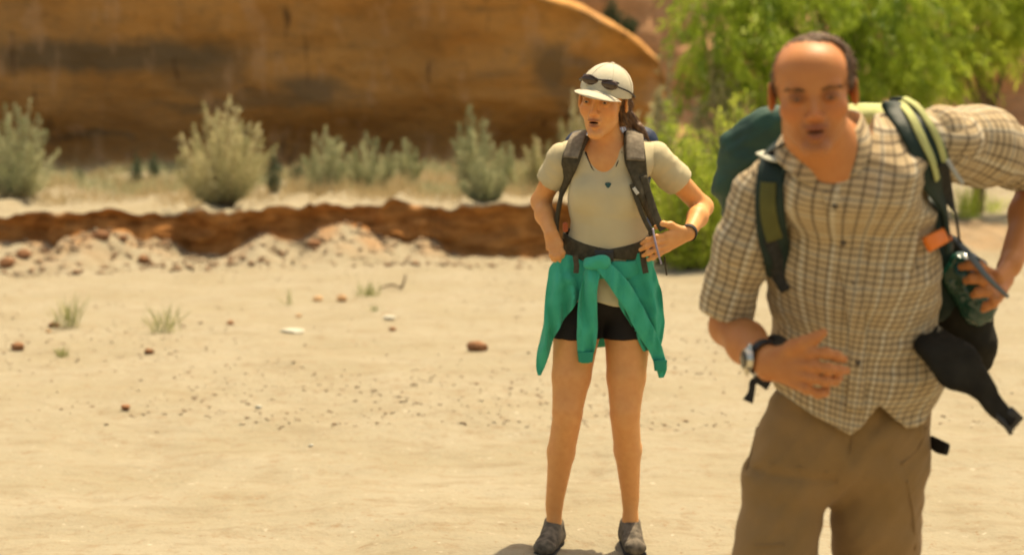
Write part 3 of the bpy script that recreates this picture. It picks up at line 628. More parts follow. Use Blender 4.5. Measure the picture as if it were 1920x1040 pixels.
# ================================================================ PEOPLE
def head_axes(yaw, pitch, roll):
    """rows = local x (picture right), y (towards where the face looks), z (up) in world space"""
    B = np.array([[1.0, 0, 0], [0, -1.0, 0], [0, 0, 1.0]])
    cy, sy = math.cos(yaw), math.sin(yaw); cp, sp = math.cos(pitch), math.sin(pitch); cr, sr = math.cos(roll), math.sin(roll)
    X, Y, Z = B
    X, Y = X * cy + Y * sy, Y * cy - X * sy            # yaw > 0: face turns to picture left
    Y, Z = Y * cp - Z * sp, Z * cp + Y * sp            # pitch > 0: chin down
    X, Z = X * cr + Z * sr, Z * cr - X * sr            # roll > 0: picture-right side up
    return np.stack([X, Y, Z])
def add_head(f, C, B, male=True, s=1.0, eyebrow=True):
    f.frame(C, B, s); S_ = 1.0
    e = lambda c, r, **k: f.ell(np.array(c) * S_, np.array(r) * S_, **k)
    c_ = lambda a, b, ra, rb, **k: f.cone(np.array(a) * S_, np.array(b) * S_, ra * S_, rb * S_, **k)
    jw = 1.0 if male else 0.86
    e((0, -.020, .036), (.0755, .096, .082), k=.01)
    e((0, .022, -.028), (.0570, .066, .084), k=.025)
    e((0, .045, .050), (.056, .042, .045), k=.03)                                   # forehead
    for sx in (-1, 1):
        c_((sx * .044 * jw, .006, -.062), (sx * .012, .067, -.105), .0155, .0150, k=.020)
        e((sx * .040, .056, -.026), (.022, .020, .020), k=.025)                     # cheek bone
    e((0, .078, -.106), (.018 * jw, .016, .013), k=.016)                             # chin
    c_((-.036, .074, .019), (.036, .074, .019), .0105 if male else .008, .0105 if male else .008, k=.016)
    for sx in (-1, 1): e((sx * .0315, .094, .001), (.0175, .017, .0125), op='-', k=.012)
    e((0, .088, -.062), (.024, .012, .022), k=.014)                                  # muzzle
    c_((0, .078, .010), (0, .1035, -.030), .0065, .0090, k=.012)
    e((0, .104, -.034), (.0092, .0095, .0082), k=.006)
    for sx in (-1, 1):
        e((sx * .0125, .094, -.038), (.0075, .009, .0065), k=.006)
        e((sx * .0065, .104, -.0445), (.0032, .004, .003), op='-', k=.003)
    # eyelids round the eyeball, slit left open
    for sx in (-1, 1):
        e((sx * .0315, .0765, .0005), (.0150, .0150, .0130), k=.006)
        e((sx * .0315, .0925, .0000), (.0112, .0085, .0021 if male else .0036), op='-', k=.003)
    # mouth, a little open
    c_((-.021, .088, -.0605), (0, .0975, -.0575), .0036, .0056, k=.005); c_((0, .0975, -.0575), (.021, .088, -.0605), .0056, .0036, k=.005)
    c_((-.019, .087, -.074), (0, .0955, -.078), .0042, .0072, k=.005); c_((0, .0955, -.078), (.019, .087, -.074), .0072, .0042, k=.005)
    e((0, .098, -.0665), (.0165, .020, .0024 if male else .0034), op='-', k=.004)
    for sx in (-1, 1):                                                               # ears
        rot = np.array([[math.cos(.35), -sx * math.sin(.35), 0], [sx * math.sin(.35), math.cos(.35), 0], [0, 0, 1]])
        e((sx * .079, -.012, -.004), (.0075, .019, .031), k=.006, rot=rot)
        e((sx * .0860, -.008, -.002), (.006, .011, .019), op='-', k=.005, rot=rot)
    f.frame(np.zeros(3), np.eye(3))
def face_tone(V, C, B, skin, lip, s=1.0, male=True):
    q = (V - C) @ B.T / s; n = len(V); T = np.tile(np.array([*skin, 1.0]), (n, 1))
    T[:, :3] *= (1 + 0.05 * fbm(V * 14, 7, 3))[:, None] * (1 + np.outer(0.07 * fbm(V * 60, 9, 3), [0.5, 1.0, 1.2]))
    def blend(wt, c): T[:, :3] = T[:, :3] * (1 - wt[:, None]) + np.array(c) * wt[:, None]
    def g(c, r): return np.exp(-(((q - np.array(c)) / np.array(r)) ** 2).sum(1) ** 2)
    for sx in (-1, 1): blend(0.35 * g((sx * .042, .06, -.028), (.025, .05, .02)), np.array(skin) * [1.05, .70, .62])
    blend(0.35 * g((0, .105, -.035), (.02, .03, .016)), np.array(skin) * [1.05, .68, .6])
    if male: blend(0.40 * g((0, .07, -.085), (.055, .06, .040)), np.array(skin) * [.55, .50, .5]); blend(0.45 * g((0, .09, -.067), (.034, .05, .026)), np.array(skin) * [.40, .33, .3])
    blend(0.8 * np.clip(g((0, .098, -.0585), (.021, .02, .0060)) + g((0, .096, -.077), (.020, .02, .0065)), 0, 1), lip)
    inside = ((np.abs(q[:, 0]) < .0185) & (np.abs(q[:, 2] + .0665) < .0052) & (q[:, 1] > .05) & (q[:, 1] < .0925)).astype(float)
    blend(inside, (0.09, 0.02, 0.012))
    for sx in (-1, 1): blend((0.75 if male else .6) * g((sx * .0315, .085, .002), (.020, .03, .013)), np.array(skin) * [.42, .34, .3])  # eye-socket shade painted into the skin tone
    return T
def eyeballs(C, B, parent, s=1.0):
    em = mat('eye', (0.62, 0.56, 0.48), 0.25, spec=0.5); im = mat('iris', (0.05, 0.035, 0.02), 0.2, spec=0.5)
    for sx in (-1, 1):
        f = Field(0.002).frame(C, B, s); f.ell([sx * .0315, .0765, .0005], [.0118] * 3); o = mk('eye', *f.mesh(.0015), em, parent)
        f = Field(0.002).frame(C, B, s); f.ell([sx * .0315, .0845, .0003], [.0058, .0050, .0058]); mk('iris', *f.mesh(.001), im, o)
def strands(name, pts, dirs, L, wd, m_, parent, droop=0.2, seg=3):
    leafmesh(name, pts, dirs, L, wd, m_, parent, droop=droop, seg=seg)
def on_mesh(V, F, n):
    i = RNG.integers(0, len(F), n); A = V[F[i, 0]]; Bv = V[F[i, 1]]; D = V[F[i, 3]]; u = RNG.random((n, 1)); v = RNG.random((n, 1))
    nr_ = np.cross(Bv - A, D - A); nr_ /= np.linalg.norm(nr_, axis=1, keepdims=True) + 1e-9
    return A + (Bv - A) * u + (D - A) * v, nr_
def brows(C, B, parent, m_, s=1.0, th=1.0, n=170):
    for sx in (-1, 1):
        pts = []; dr = []
        u = RNG.random(n); x = sx * (.013 + .035 * u); z = .0155 + .0045 * np.sin(u * 2.4) + RNG.normal(0, .0022 * th, n); y = .0910 - .010 * u ** 2 - .006 * u
        pts.append(np.stack([x, y, z], 1) * s); dr.append(np.stack([np.full(n, sx * 1.0), np.full(n, .15), .35 - .5 * u], 1))
        pts = C + np.concatenate(pts) @ B; dr = np.concatenate(dr) @ B
        strands('eyebrow', pts, dr, 0.009, 0.0011 * th, m_, parent, 0)
def weave(name, base, dark, light, pitch=0.0135):
    """woven check: stripes follow the cloth coordinates stored on the garment"""
    m = mat(name, base, 0.9, bump=0.25, bscale=300, spec=0.15, sheen=0.1); t = m.node_tree; L = t.links; N = t.nodes
    a = N.new('ShaderNodeAttribute'); a.attribute_name = 'cloth'; sp = N.new('ShaderNodeSeparateXYZ'); L.new(a.outputs['Vector'], sp.inputs[0])
    def stripe(src, per, wd, ph=0.0):
        d = N.new('ShaderNodeMath'); d.operation = 'MULTIPLY_ADD'; d.inputs[1].default_value = 1 / per; d.inputs[2].default_value = ph; L.new(src, d.inputs[0])
        p = N.new('ShaderNodeMath'); p.operation = 'PINGPONG'; p.inputs[1].default_value = 0.5; L.new(d.outputs[0], p.inputs[0])
        r = N.new('ShaderNodeMapRange'); r.inputs[1].default_value = wd; r.inputs[2].default_value = wd - 0.07; L.new(p.outputs[0], r.inputs[0]); return r.outputs[0]
    def mix(f, c1, c2, k=1.0):
        s_ = N.new('ShaderNodeMath'); s_.operation = 'MULTIPLY'; s_.inputs[1].default_value = k; L.new(f, s_.inputs[0])
        x = N.new('ShaderNodeMix'); x.data_type = 'RGBA'; L.new(s_.outputs[0], x.inputs[0])
        for i, c in ((6, c1), (7, c2)):
            if isinstance(c, tuple): x.inputs[i].default_value = (*c, 1)
            else: L.new(c, x.inputs[i])
        return x.outputs[2]
    c = mix(stripe(sp.outputs[0], pitch * 4, 0.10, .25), base, light, 0.8)
    c = mix(stripe(sp.outputs[1], pitch * 4, 0.10, .25), c, light, 0.8)
    c = mix(stripe(sp.outputs[0], pitch * 1.45, 0.13), c, dark, 0.66); c = mix(stripe(sp.outputs[1], pitch, 0.17), c, dark, 0.74)
    L.new(c, N['Principled BSDF'].inputs['Base Color']); return m
def buckle(name, c, nrm, along, w_, h_, th, m_, parent):
    nrm = np.array(nrm, float) / np.linalg.norm(nrm); along = along - nrm * (along @ nrm); along /= np.linalg.norm(along); sd = np.cross(nrm, along)
    f = Field(.002).frame(c, np.stack([along, sd, nrm])); f.box((0, 0, 0), (w_ / 2, h_ / 2, th / 2), .003); f.box((0, h_ * .2, 0), (w_ * .34, h_ * .10, th), .001, op='-', k=.001); f.box((0, -h_ * .2, 0), (w_ * .34, h_ * .10, th), .001, op='-', k=.001)
    return mk(name, *f.mesh(.0022), m_, parent)
blackweb = mat('black_webbing', (0.018, 0.018, 0.016), 0.75, (0.035, 0.034, 0.03), scale=80, bump=0.3, bscale=400)
plastic = mat('black_plastic', (0.02, 0.02, 0.02), 0.4, spec=0.5)

# ================================================================ MAN
SM = np.array([0.935, 0.935, 0.86]); HM = P(1524, 174, 2.93); BM = head_axes(R(9), R(8), R(4))
skinM = (0.50, 0.20, 0.062); lipM = (0.25, 0.075, 0.045)
man = empty('person', G(1560, 1700, 0) * [0, 0, 0] + [P(1560, 900, 3.25)[0], 3.25, 0], label='balding man in a checked shirt leaning forward, hand across his belly', cat='person')
neck0 = HM + np.array([0, -.022, -.07]) @ BM
shL = P(1430, 372, 3.10); elL = P(1368, 612, 3.19); wrL = P(1441, 681, 2.975)
shR = P(1785, 268, 3.12); elR = P(1958, 335, 3.34); wrR = P(1893, 498, 3.18)
def hand(f, wr, kn_axis, palm_end, pw, pt, fingers, thumb, k=.006):
    f.ecap(wr, palm_end, (pw * .72, pt * 1.25), (pw, pt), kn_axis, k=.012)
    for pts, r0, r1 in fingers:
        n = len(pts); rr = np.linspace(r0, r1, n); f.chain(pts, rr, k=k)
        for i in range(1, n - 1): f.ell(pts[i], np.full(3, rr[i] * 1.10), k=k)
    pts, r0, r1 = thumb; f.chain(pts, np.linspace(r0, r1, len(pts)), k=.009)
def upper_body(f, inset=0.0):
    i = inset
    f.k = .04
    f.ecap(P(1600, 400, 3.13), P(1602, 500, 3.17), (.158 - i, .108 - i), (.165 - i, .112 - i), (1, 0, 0))
    f.ecap(P(1604, 500, 3.17), P(1607, 690, 3.23), (.157 - i, .110 - i), (.158 - i, .114 - i), (1, 0, 0))
    f.cone(P(1455, 352, 3.10), P(1610, 300, 3.10), .060 - i, .078 - i); f.cone(P(1610, 300, 3.10), P(1775, 268, 3.12), .078 - i, .068 - i)
    f.cone(P(1530, 360, 3.04), P(1660, 350, 3.04), .07 - i, .07 - i)
    f.cone(P(1575, 300, 3.08), P(1560, 270, 3.06), .075 - i, .052 - i)
# --- skin
bf = Field(.02); add_head(bf, HM, BM, s=SM); bf.k = .02
bf.cone(neck0 + [.014, .01, -.01], P(1558, 330, 3.04), .046, .058, k=.014); bf.cone(neck0 + [.0, .02, 0], P(1590, 310, 3.10), .055, .07, k=.03)
bf.cone(P(1490, 352, 3.06), P(1630, 330, 3.06), .040, .045, k=.04); bf.cone(P(1552, 330, 3.02), P(1570, 420, 3.10), .045, .05, k=.03)
head_mesh = bf.mesh(.0023, lo=P(1440, 400, 2.90) - [0, .15, 0], hi=P(1680, 40, 3.2))
af = Field(.02)
af.ecap(P(1392, 500, 3.15), elL, (.040, .040), (.038, .036), (1, 0, 0)); af.cone(elL, elL * .55 + wrL * .45, .037, .038); af.ecap(elL * .55 + wrL * .45, wrL, (.040, .034), (.030, .022), (.3, 0, 1))
q = lambda a, b, c: P(a, b, c)
hand(af, wrL, (0.1, 0, 1), q(1498, 690, 2.945), .039, .0155,
     [([q(1498, 664, 2.945), q(1523, 661, 2.925), q(1549, 662, 2.918), q(1568, 667, 2.925), q(1582, 673, 2.935)], .0105, .0075),
      ([q(1500, 683, 2.94), q(1527, 686, 2.918), q(1554, 691, 2.912), q(1572, 694, 2.922), q(1587, 694, 2.938)], .0105, .0078),
      ([q(1498, 702, 2.94), q(1524, 708, 2.92), q(1549, 714, 2.918), q(1565, 713, 2.935), q(1574, 708, 2.955)], .0100, .0074),
      ([q(1490, 718, 2.945), q(1512, 728, 2.93), q(1534, 737, 2.93), q(1546, 735, 2.95), q(1550, 727, 2.965)], .0092, .0066)],
     ([q(1462, 668, 2.965), q(1487, 650, 2.945), q(1508, 642, 2.932), q(1527, 634, 2.926), q(1543, 624, 2.924)], .0150, .0085))
armL = af.mesh(.0026)
ag = Field(.02)
ag.cone(P(1880, 285, 3.22), elR, .045, .042); ag.cone(elR, elR * .6 + wrR * .4, .041, .043); ag.ecap(elR * .6 + wrR * .4, wrR, (.040, .034), (.028, .021), (0, 1, 0))
hand(ag, wrR, (.5, .2, 1), q(1868, 535, 3.14), .036, .015,
     [([q(1858, 512, 3.14), q(1838, 500, 3.12), q(1818, 497, 3.13), q(1803, 500, 3.15)], .0098, .0075),
      ([q(1862, 528, 3.135), q(1843, 524, 3.11), q(1824, 522, 3.12), q(1812, 526, 3.14)], .0100, .0078),
      ([q(1868, 546, 3.135), q(1852, 546, 3.11), q(1835, 548, 3.115), q(1826, 553, 3.14)], .0098, .0074),
      ([q(1872, 560, 3.14), q(1862, 568, 3.12), q(1850, 574, 3.125), q(1844, 580, 3.14)], .0090, .0066)],
     ([q(1888, 525, 3.16), q(1876, 548, 3.12), q(1866, 562, 3.10)], .0130, .0090))
armR = ag.mesh(.0028)
lf = Field(.03)
hipL, knL, anL = P(1500, 815, 3.28), P(1440, 1190, 3.20), P(1430, 1560, 3.42); hipR, knR, anR = P(1662, 815, 3.28), P(1642, 1185, 3.34), P(1665, 1540, 3.62)
anL = np.array([anL[0], 3.42, .10]); anR = np.array([anR[0] + .02, 3.66, .10])
for kn, an in ((knL, anL), (knR, anR)):
    lf.cone(kn + [0, .01, .10], kn + [0, .01, 0], .050, .050); lf.cone(kn + [0, .01, 0], kn * .65 + an * .35 + [0, .02, 0], .050, .056); lf.cone(kn * .65 + an * .35 + [0, .02, 0], an, .055, .034)
lf.cone(hipL, knL + [0, .01, .1], .065, .052); lf.cone(hipR, knR + [0, .01, .1], .065, .052); lf.ecap(P(1545, 760, 3.26), P(1640, 760, 3.26), (.09, .09), (.09, .09), (0, 0, 1)); upper_body(lf, .035)
legs = lf.mesh(.009)
V, F = join(head_mesh, armL, armR, legs)
skm = vmat('skin', 0.5)
body = mk('body', V, F, skm, man, attrs={'tone': ('FLOAT_COLOR', face_tone(V, HM, BM, skinM, lipM, SM))})
eyeballs(HM, BM, man, SM)
hairm = mat('brown_hair', (0.065, 0.036, 0.017), 0.75, (0.19, 0.11, 0.055), attr='var', spec=0.4)
hf = Field(.008).frame(HM, BM, SM); hf.ell((0, -.022, .037), (.0755, .0950, .0812)); hf.ell((.014, -.010, .050), (.066, .082, .070), k=.01); hf.cone((-.0695, -.012, .02), (-.068, .012, -.010), .0055, .003, k=.01); hf.cone((.0695, -.012, .02), (.068, .012, -.010), .0055, .003, k=.01)
hf.ell((0, .080, .032), (.0595, .072, .060), op='-', k=.010); hf.ell((-.042, .050, .085), (.028, .048, .040), op='-', k=.012); hf.ell((.042, .052, .085), (.026, .046, .038), op='-', k=.012)
hf.box((0, .08, -.05), (.12, .075, .062), .02, op='-', k=.01); hf.ell((0, .0, -.03), (.071, .088, .09), op='-', k=.004)
hf.fn(lambda Q: 0.0022 * noise(Q * 120, 4) + .0015 * noise(Q * 260, 5), 'disp'); hf.frame(np.zeros(3), np.eye(3))
hv = hf.mesh(.0028); hair = mk('hair', *hv, hairm, man, attrs={'var': ('FLOAT', np.clip(.35 + .6 * noise(hv[0] * 90, 3), 0, 1))})
pt, nn = on_mesh(hv[0], hv[1], 4200); nn = nn * np.sign(((pt - HM) * nn).sum(1))[:, None]
dr = nn * .22 + (np.array([0.25, .55, -.35]) @ BM); keep = nn[:, 2] > -1.1; strands('hair_strands', pt[keep], dr[keep] + RNG.normal(0, .18, (keep.sum(), 3)), RNG.uniform(.006, .015, keep.sum()), .0010, hairm, hair, .4)
brows(HM, BM, man, hairm, SM, 1.0, 80)
# --- shirt
shirtm = weave('checked_cotton', (0.50, 0.385, 0.225), (0.085, 0.060, 0.038), (0.62, 0.55, 0.40), .0128)
def folds(Q, amp, ax, fr, sq=0.25, s=0):
    ax = np.array(ax, float); ax /= np.linalg.norm(ax); al = Q @ ax; pr = Q - al[:, None] * ax
    return amp * fbm((pr * sq + al[:, None] * ax) * fr, s, 3)
sf = Field(.04); upper_body(sf)
sf.ecap(P(1602, 700, 3.235), P(1606, 775, 3.25), (.162, .124), (.172, .138), (1, 0, 0), k=.05)
sf.fn(lambda Q: folds(Q, .0085, (.35, 0, 1), 13, .22, 400) + folds(Q, .006, (-.5, 0, 1), 21, .3, 410), 'disp')
hemx = [P(a, 800, 3.14)[0] for a in (1400, 1436, 1470, 1530, 1592, 1612, 1642, 1668, 1700, 1735, 1768, 1800)]
hemz = [P(1600, b, 3.12)[2] for b in (712, 728, 748, 785, 816, 800, 758, 782, 808, 803, 770, 740)]
sf.fn(lambda Q: np.interp(Q[:, 0], hemx, hemz) + np.where(Q[:, 1] > 3.2, .03, 0) - Q[:, 2])
def inner(Q):                                     # hollow under the hem
    c0, c1 = P(1602, 640, 3.235), P(1604, 900, 3.26); t = np.clip((Q[:, 2] - c1[2]) / (c0[2] - c1[2]), 0, 1); cx = c1[0] + (c0[0] - c1[0]) * t; cy = c1[1] + (c0[1] - c1[1]) * t
    d = np.sqrt(((Q[:, 0] - cx) / .158) ** 2 + ((Q[:, 1] - cy) / .118) ** 2) - 1; return -np.maximum(d * .118, Q[:, 2] - c0[2])
sf.fn(inner)
# open collar
sf.cone(P(1536, 262, 2.93), P(1549, 336, 2.99), .066, .006, op='-', k=.008); sf.cone(P(1536, 262, 2.93), P(1580, 250, 3.12), .066, .068, op='-', k=.008)
V, F = sf.mesh(.0052)
def torso_uv(V): return np.stack([np.arctan2(V[:, 0] - P(1602, 500, 3.17)[0] - (V[:, 2] - 1.2) * .02, -(V[:, 1] - 3.19)) * .155 - V[:, 2] * .12, V[:, 2] + V[:, 0] * .12 - V[:, 1] * .5, 0 * V[:, 0]], 1)
shirt = mk('shirt', V, F, shirtm, man, attrs={'cloth': ('FLOAT_VECTOR', torso_uv(V))})
def sleeve(a, mid, b, r0, r1, hole0, hole1, s, rr2=None):
    f = Field(.03); a, mid, b = map(np.array, (a, mid, b)); ax = (b - mid) / np.linalg.norm(b - mid)
    f.cone(a, mid, r0, (r0 + r1) / 2 if rr2 is None else rr2); f.cone(mid, b, (r0 + r1) / 2 if rr2 is None else rr2, r1)
    f.fn(lambda Q: folds(Q, .0075, ax, 17, .35, s) + folds(Q, .005, ax + np.array([.5, 0, .3]), 26, .4, s + 9), 'disp')
    f.fn(lambda Q: (Q - b) @ ax)
    f.cone(b - ax * .03, b + ax * .08, hole0, hole1, op='-', k=.004)
    V, F = f.mesh(.0048); A = a; al = (V - A) @ ax; q_ = V - A - al[:, None] * ax; e1 = np.cross(ax, [0, 1, 0]); e1 /= np.linalg.norm(e1); e2 = np.cross(ax, e1)
    uv = np.stack([np.arctan2(q_ @ e1, q_ @ e2) * (r0 + r1) / 2, al, al * 0], 1)
    mk('sleeve', V, F, shirtm, shirt, attrs={'cloth': ('FLOAT_VECTOR', uv)}); return f
sl1 = sleeve(P(1442, 366, 3.11), P(1396, 470, 3.14), P(1358, 588, 3.175), .064, .053, .045, .048, 500, .059)
sl2 = sleeve(P(1768, 266, 3.12), P(1838, 274, 3.17), P(1912, 300, 3.27), .071, .068, .058, .062, 520, .071)
# collar, placket, buttons, pocket
def cloth_band(name, C, N, wd, th, uvscale=1.0, m_=shirtm, par=shirt):
    V, F = band(C, N, wd, th); o = mk(name, V, F, m_, par, attrs={'cloth': ('FLOAT_VECTOR', torso_uv(np.asarray(V)))}); return o
cc = [P(1552, 346, 2.985), P(1515, 318, 2.97), P(1478, 282, 2.985), P(1470, 250, 3.05), P(1500, 225, 3.14)]; cn = [(-.3, -1, .5), (-.4, -1, .6), (-.8, -.7, .6), (-1, 0, .5), (-.6, .7, .5)]
cloth_band('collar', cc, cn, [.020, .050, .055, .048, .045], .006)
cc = [P(1556, 346, 2.985), P(1592, 312, 2.975), P(1618, 262, 2.995), P(1622, 232, 3.06), P(1590, 222, 3.15)]; cn = [(.3, -1, .5), (.5, -1, .6), (.8, -.7, .6), (1, 0, .5), (.6, .7, .5)]
cloth_band('collar', cc, cn, [.018, .044, .050, .045, .045], .006)
pl = [sf.hit(a, b) for a, b in [(1556, 356), (1568, 400), (1580, 450), (1592, 510), (1602, 570), (1608, 640), (1607, 700), (1603, 770)]]
cloth_band('placket', [p + sf.grad(p) * .002 for p in pl], [sf.grad(p) for p in pl], .032, .004)
btn = mat('button', (0.10, 0.075, 0.05), 0.4)
for a, b in [(1565, 385), (1581, 455), (1596, 530), (1606, 605), (1608, 680)]:
    p = sf.hit(a, b); g = sf.grad(p); v, f = tube([p + g * .0035, p + g * .0065], .0055, 12, 2); mk('button', v, f, btn, shirt)
pk = Field(.004); p = sf.hit(1672, 470); g = sf.grad(p); e1 = np.cross(g, [0, 0, 1]); e1 /= np.linalg.norm(e1); pk.frame(p + g * .000, np.stack([e1, np.cross(g, e1), g])); pk.box((0, 0, 0), (.048, .055, .006), .004); v, f = pk.mesh(.003)
mk('pocket', v, f, shirtm, shirt, attrs={'cloth': ('FLOAT_VECTOR', torso_uv(v))})
# --- trousers
khaki = mat('khaki_cotton', (0.25, 0.155, 0.060), 0.9, (0.29, 0.18, 0.075), scale=9, bump=0.3, bscale=260, sheen=0.1, spec=0.15)
tf = Field(.035)
tf.ecap(P(1545, 775, 3.26), P(1640, 775, 3.26), (.118, .112), (.118, .112), (0, 0, 1)); tf.ecap(P(1520, 850, 3.26), P(1645, 850, 3.26), (.092, .108), (.098, .108), (0, 0, 1)); tf.cone(P(1502, 800, 3.25), P(1472, 900, 3.24), .078, .086, k=.03); tf.cone(P(1472, 900, 3.24), knL + [0, -.0, -.04], .086, .084, k=.02); tf.cone(P(1648, 862, 3.25), knR + [.0, 0, -.04], .096, .084, k=.02)
tf.fn(lambda Q: folds(Q, .009, (.25, 0, 1), 9, .25, 600) + folds(Q, .008, (1, 0, .35), 14, .2, 610) + folds(Q, .006, (.8, 0, -.6), 26, .22, 615), 'disp')
tf.fn(lambda Q: .006 * np.exp(-((Q[:, 2] - P(1500, 886, 3.2)[2] + (Q[:, 0] - P(1500, 886, 3.2)[0]) * .08) / .010) ** 2) * (Q[:, 1] < 3.25) * (Q[:, 0] < P(1560, 886, 3.2)[0]), 'disp')   # crease under the hip
tf.fn(lambda Q: P(1500, 1215, 3.2)[2] - Q[:, 2]); tf.fn(lambda Q: Q[:, 2] - P(1500, 742, 3.2)[2])
tr = mk('trousers', *tf.mesh(.0055), khaki, man)
for path in ([(1448, 868), (1500, 876), (1552, 884)], [(1378, 1016), (1420, 1022), (1470, 1020)], [(1700, 900), (1712, 960), (1716, 1030)], [(1600, 812), (1594, 850), (1576, 884)], [(1420, 800), (1408, 850), (1398, 880)], [(1736, 800), (1722, 840), (1690, 870)]):
    C = []; N = []
    for a in path: p = tf.hit(*a); g = tf.grad(p); C.append(p + g * .001); N.append(g)
    mk('seam', *band(C, N, .004, .003), khaki, tr)
bootm = mat('boot_suede', (0.14, 0.09, 0.05), 0.85, (0.20, 0.14, 0.08), scale=25, bump=0.4); solem = mat('boot_sole', (0.03, 0.028, 0.025), 0.9)
def boot(an, parent, m_, toe, s=1.0, name='boot', hi=.13):
    f = Field(.02); a = np.array([an[0], an[1], 0.0]); toe = np.array(toe, float); toe /= np.linalg.norm(toe)
    f.cone(a + [0, 0, .060 * s], a + [0, 0, hi * s], .045 * s, .042 * s if hi > .1 else .034 * s); f.ecap(a - toe * .03 * s + [0, 0, .045 * s], a + toe * .16 * s + [0, 0, .040 * s], (.036 * s, .036 * s), (.043 * s, .030 * s), np.cross(toe, [0, 0, 1])); f.cone(a + [0, 0, .09 * s], a + toe * .10 * s + [0, 0, .05 * s], .04 * s, .034 * s)
    f.fn(lambda Q: .016 * s - Q[:, 2]); f.fn(lambda Q: folds(Q, .0025, toe, 60, .5, 700), 'disp'); o = mk(name, *f.mesh(.004), m_, parent)
    g = Field(.01); g.ecap(a - toe * .035 * s + [0, 0, .012], a + toe * .165 * s + [0, 0, .012], (.040 * s, .013), (.046 * s, .013), np.cross(toe, [0, 0, 1])); mk('sole', *g.mesh(.004), solem, o)
    for i in range(5):
        c = a + toe * (.035 + .024 * i) * s + [0, 0, (.105 - .013 * i) * s]; sd = np.cross(toe, [0, 0, 1]); mk('lace', *tube([c - sd * .02, c + [0, 0, .006], c + sd * .02], .0025, 6, 3), mat('lace', (.2, .16, .1), .9) if i == 0 else bpy.data.materials['lace'], o)
boot(anL, man, bootm, (-.1, -1, 0)); boot(anR, man, bootm, (.1, -1, 0))
# --- wrist watch
wax = (wrL - elL) / np.linalg.norm(wrL - elL); wc = wrL - wax * .022 + np.array([0, 0, 0])
face_n = np.array([-.35, -1, -.15]); face_n = face_n - wax * (face_n @ wax); face_n /= np.linalg.norm(face_n); sd = np.cross(wax, face_n)
th = np.linspace(0, 2 * math.pi, 25)
C = [wc + face_n * .030 * math.cos(t) + sd * .037 * math.sin(t) for t in th]; N = [face_n * math.cos(t) + sd * math.sin(t) for t in th]
wt = mk('watch', *band(C, N, .021, .0035, sub=2), mat('watch_strap', (.015, .016, .018), .5), man)
steel = mat('steel', (.62, .58, .48), .25, metal=1.0, spec=.5)
f = Field(.003); p0 = wc + face_n * .030; f.ecap(p0, p0 + face_n * .010, (.022, .022), (.020, .020), sd); f.cone(p0 + sd * .018, p0 + sd * .026, .008, .006, k=.006); f.cone(p0 - sd * .018, p0 - sd * .026, .008, .006, k=.006); f.fn(lambda Q: (Q - p0) @ face_n - .011); f.fn(lambda Q: -(Q - p0) @ face_n - .001)
mk('watch_case', *f.mesh(.0015), steel, wt); v, f = tube([p0 + face_n * .0108, p0 + face_n * .0122], .0165, 20, 2); mk('watch_dial', v, f, mat('dial', (.06, .05, .03), .15, spec=.6), wt)

# ================================================================ MAN'S PACK
teal = mat('teal_ripstop', (0.007, 0.036, 0.024), 0.62, (0.012, 0.060, 0.036), scale=14, bump=0.4, bscale=30, spec=0.5)
dgreen = mat('dark_green_nylon', (0.008, 0.020, 0.015), 0.6, (0.014, 0.032, 0.024), scale=14, bump=0.4, bscale=50)
lime = mat('pale_lime_fabric', (0.50, 0.52, 0.20), 0.75, (0.42, 0.44, 0.17), scale=20, bump=0.3)
olive = mat('olive_fabric', (0.085, 0.085, 0.022), 0.8, (0.11, 0.11, 0.03), scale=20, bump=0.3)
blackn = mat('black_nylon', (0.016, 0.014, 0.010), 0.8, (0.028, 0.025, 0.018), scale=20, bump=0.6, bscale=30, spec=0.12)
pack = empty('backpack', P(1600, 700, 3.42), label='dark green hiking pack with lime trim worn by the man', cat='backpack')
f = Field(.05); f.box(P(1600, 480, 3.42), (.150, .095, .27), .06); f.cone(P(1745, 390, 3.30), P(1765, 560, 3.30), .035, .045); f.cone(P(1490, 290, 3.36), P(1705, 255, 3.36), .07, .055); f.fn(lambda Q: folds(Q, .010, (.2, 0, 1), 11, .3, 800), 'disp'); mk('pack_body', *f.mesh(.008), dgreen, pack)
f = Field(.03)          # padded roll on the side of the pack
f.chain([P(1478, 232, 3.24), P(1440, 250, 3.28), P(1406, 290, 3.31), P(1392, 335, 3.33), P(1400, 385, 3.36)], [.036, .048, .056, .056, .048]); f.fn(lambda Q: folds(Q, .006, (.6, 0, -.8), 42, .25, 820) + folds(Q, .006, (.2, 0, 1), 15, .4, 823), 'disp'); mk('side_roll', *f.mesh(.005), teal, pack)
# lid with lime panel behind the neck
f = Field(.02); f.ecap(P(1575, 222, 3.30), P(1705, 214, 3.30), (.062, .026), (.055, .024), (0, 1, 0)); f.fn(lambda Q: folds(Q, .004, (1, 0, 0), 20, .3, 830), 'disp'); lid = mk('pack_lid', *f.mesh(.005), lime, pack)
mk('lid_band', *band([P(1682, 186, 3.20), P(1690, 186, 3.27), P(1700, 196, 3.36)], [(0, 0, 1)] * 3, .030, .008), dgreen, lid)
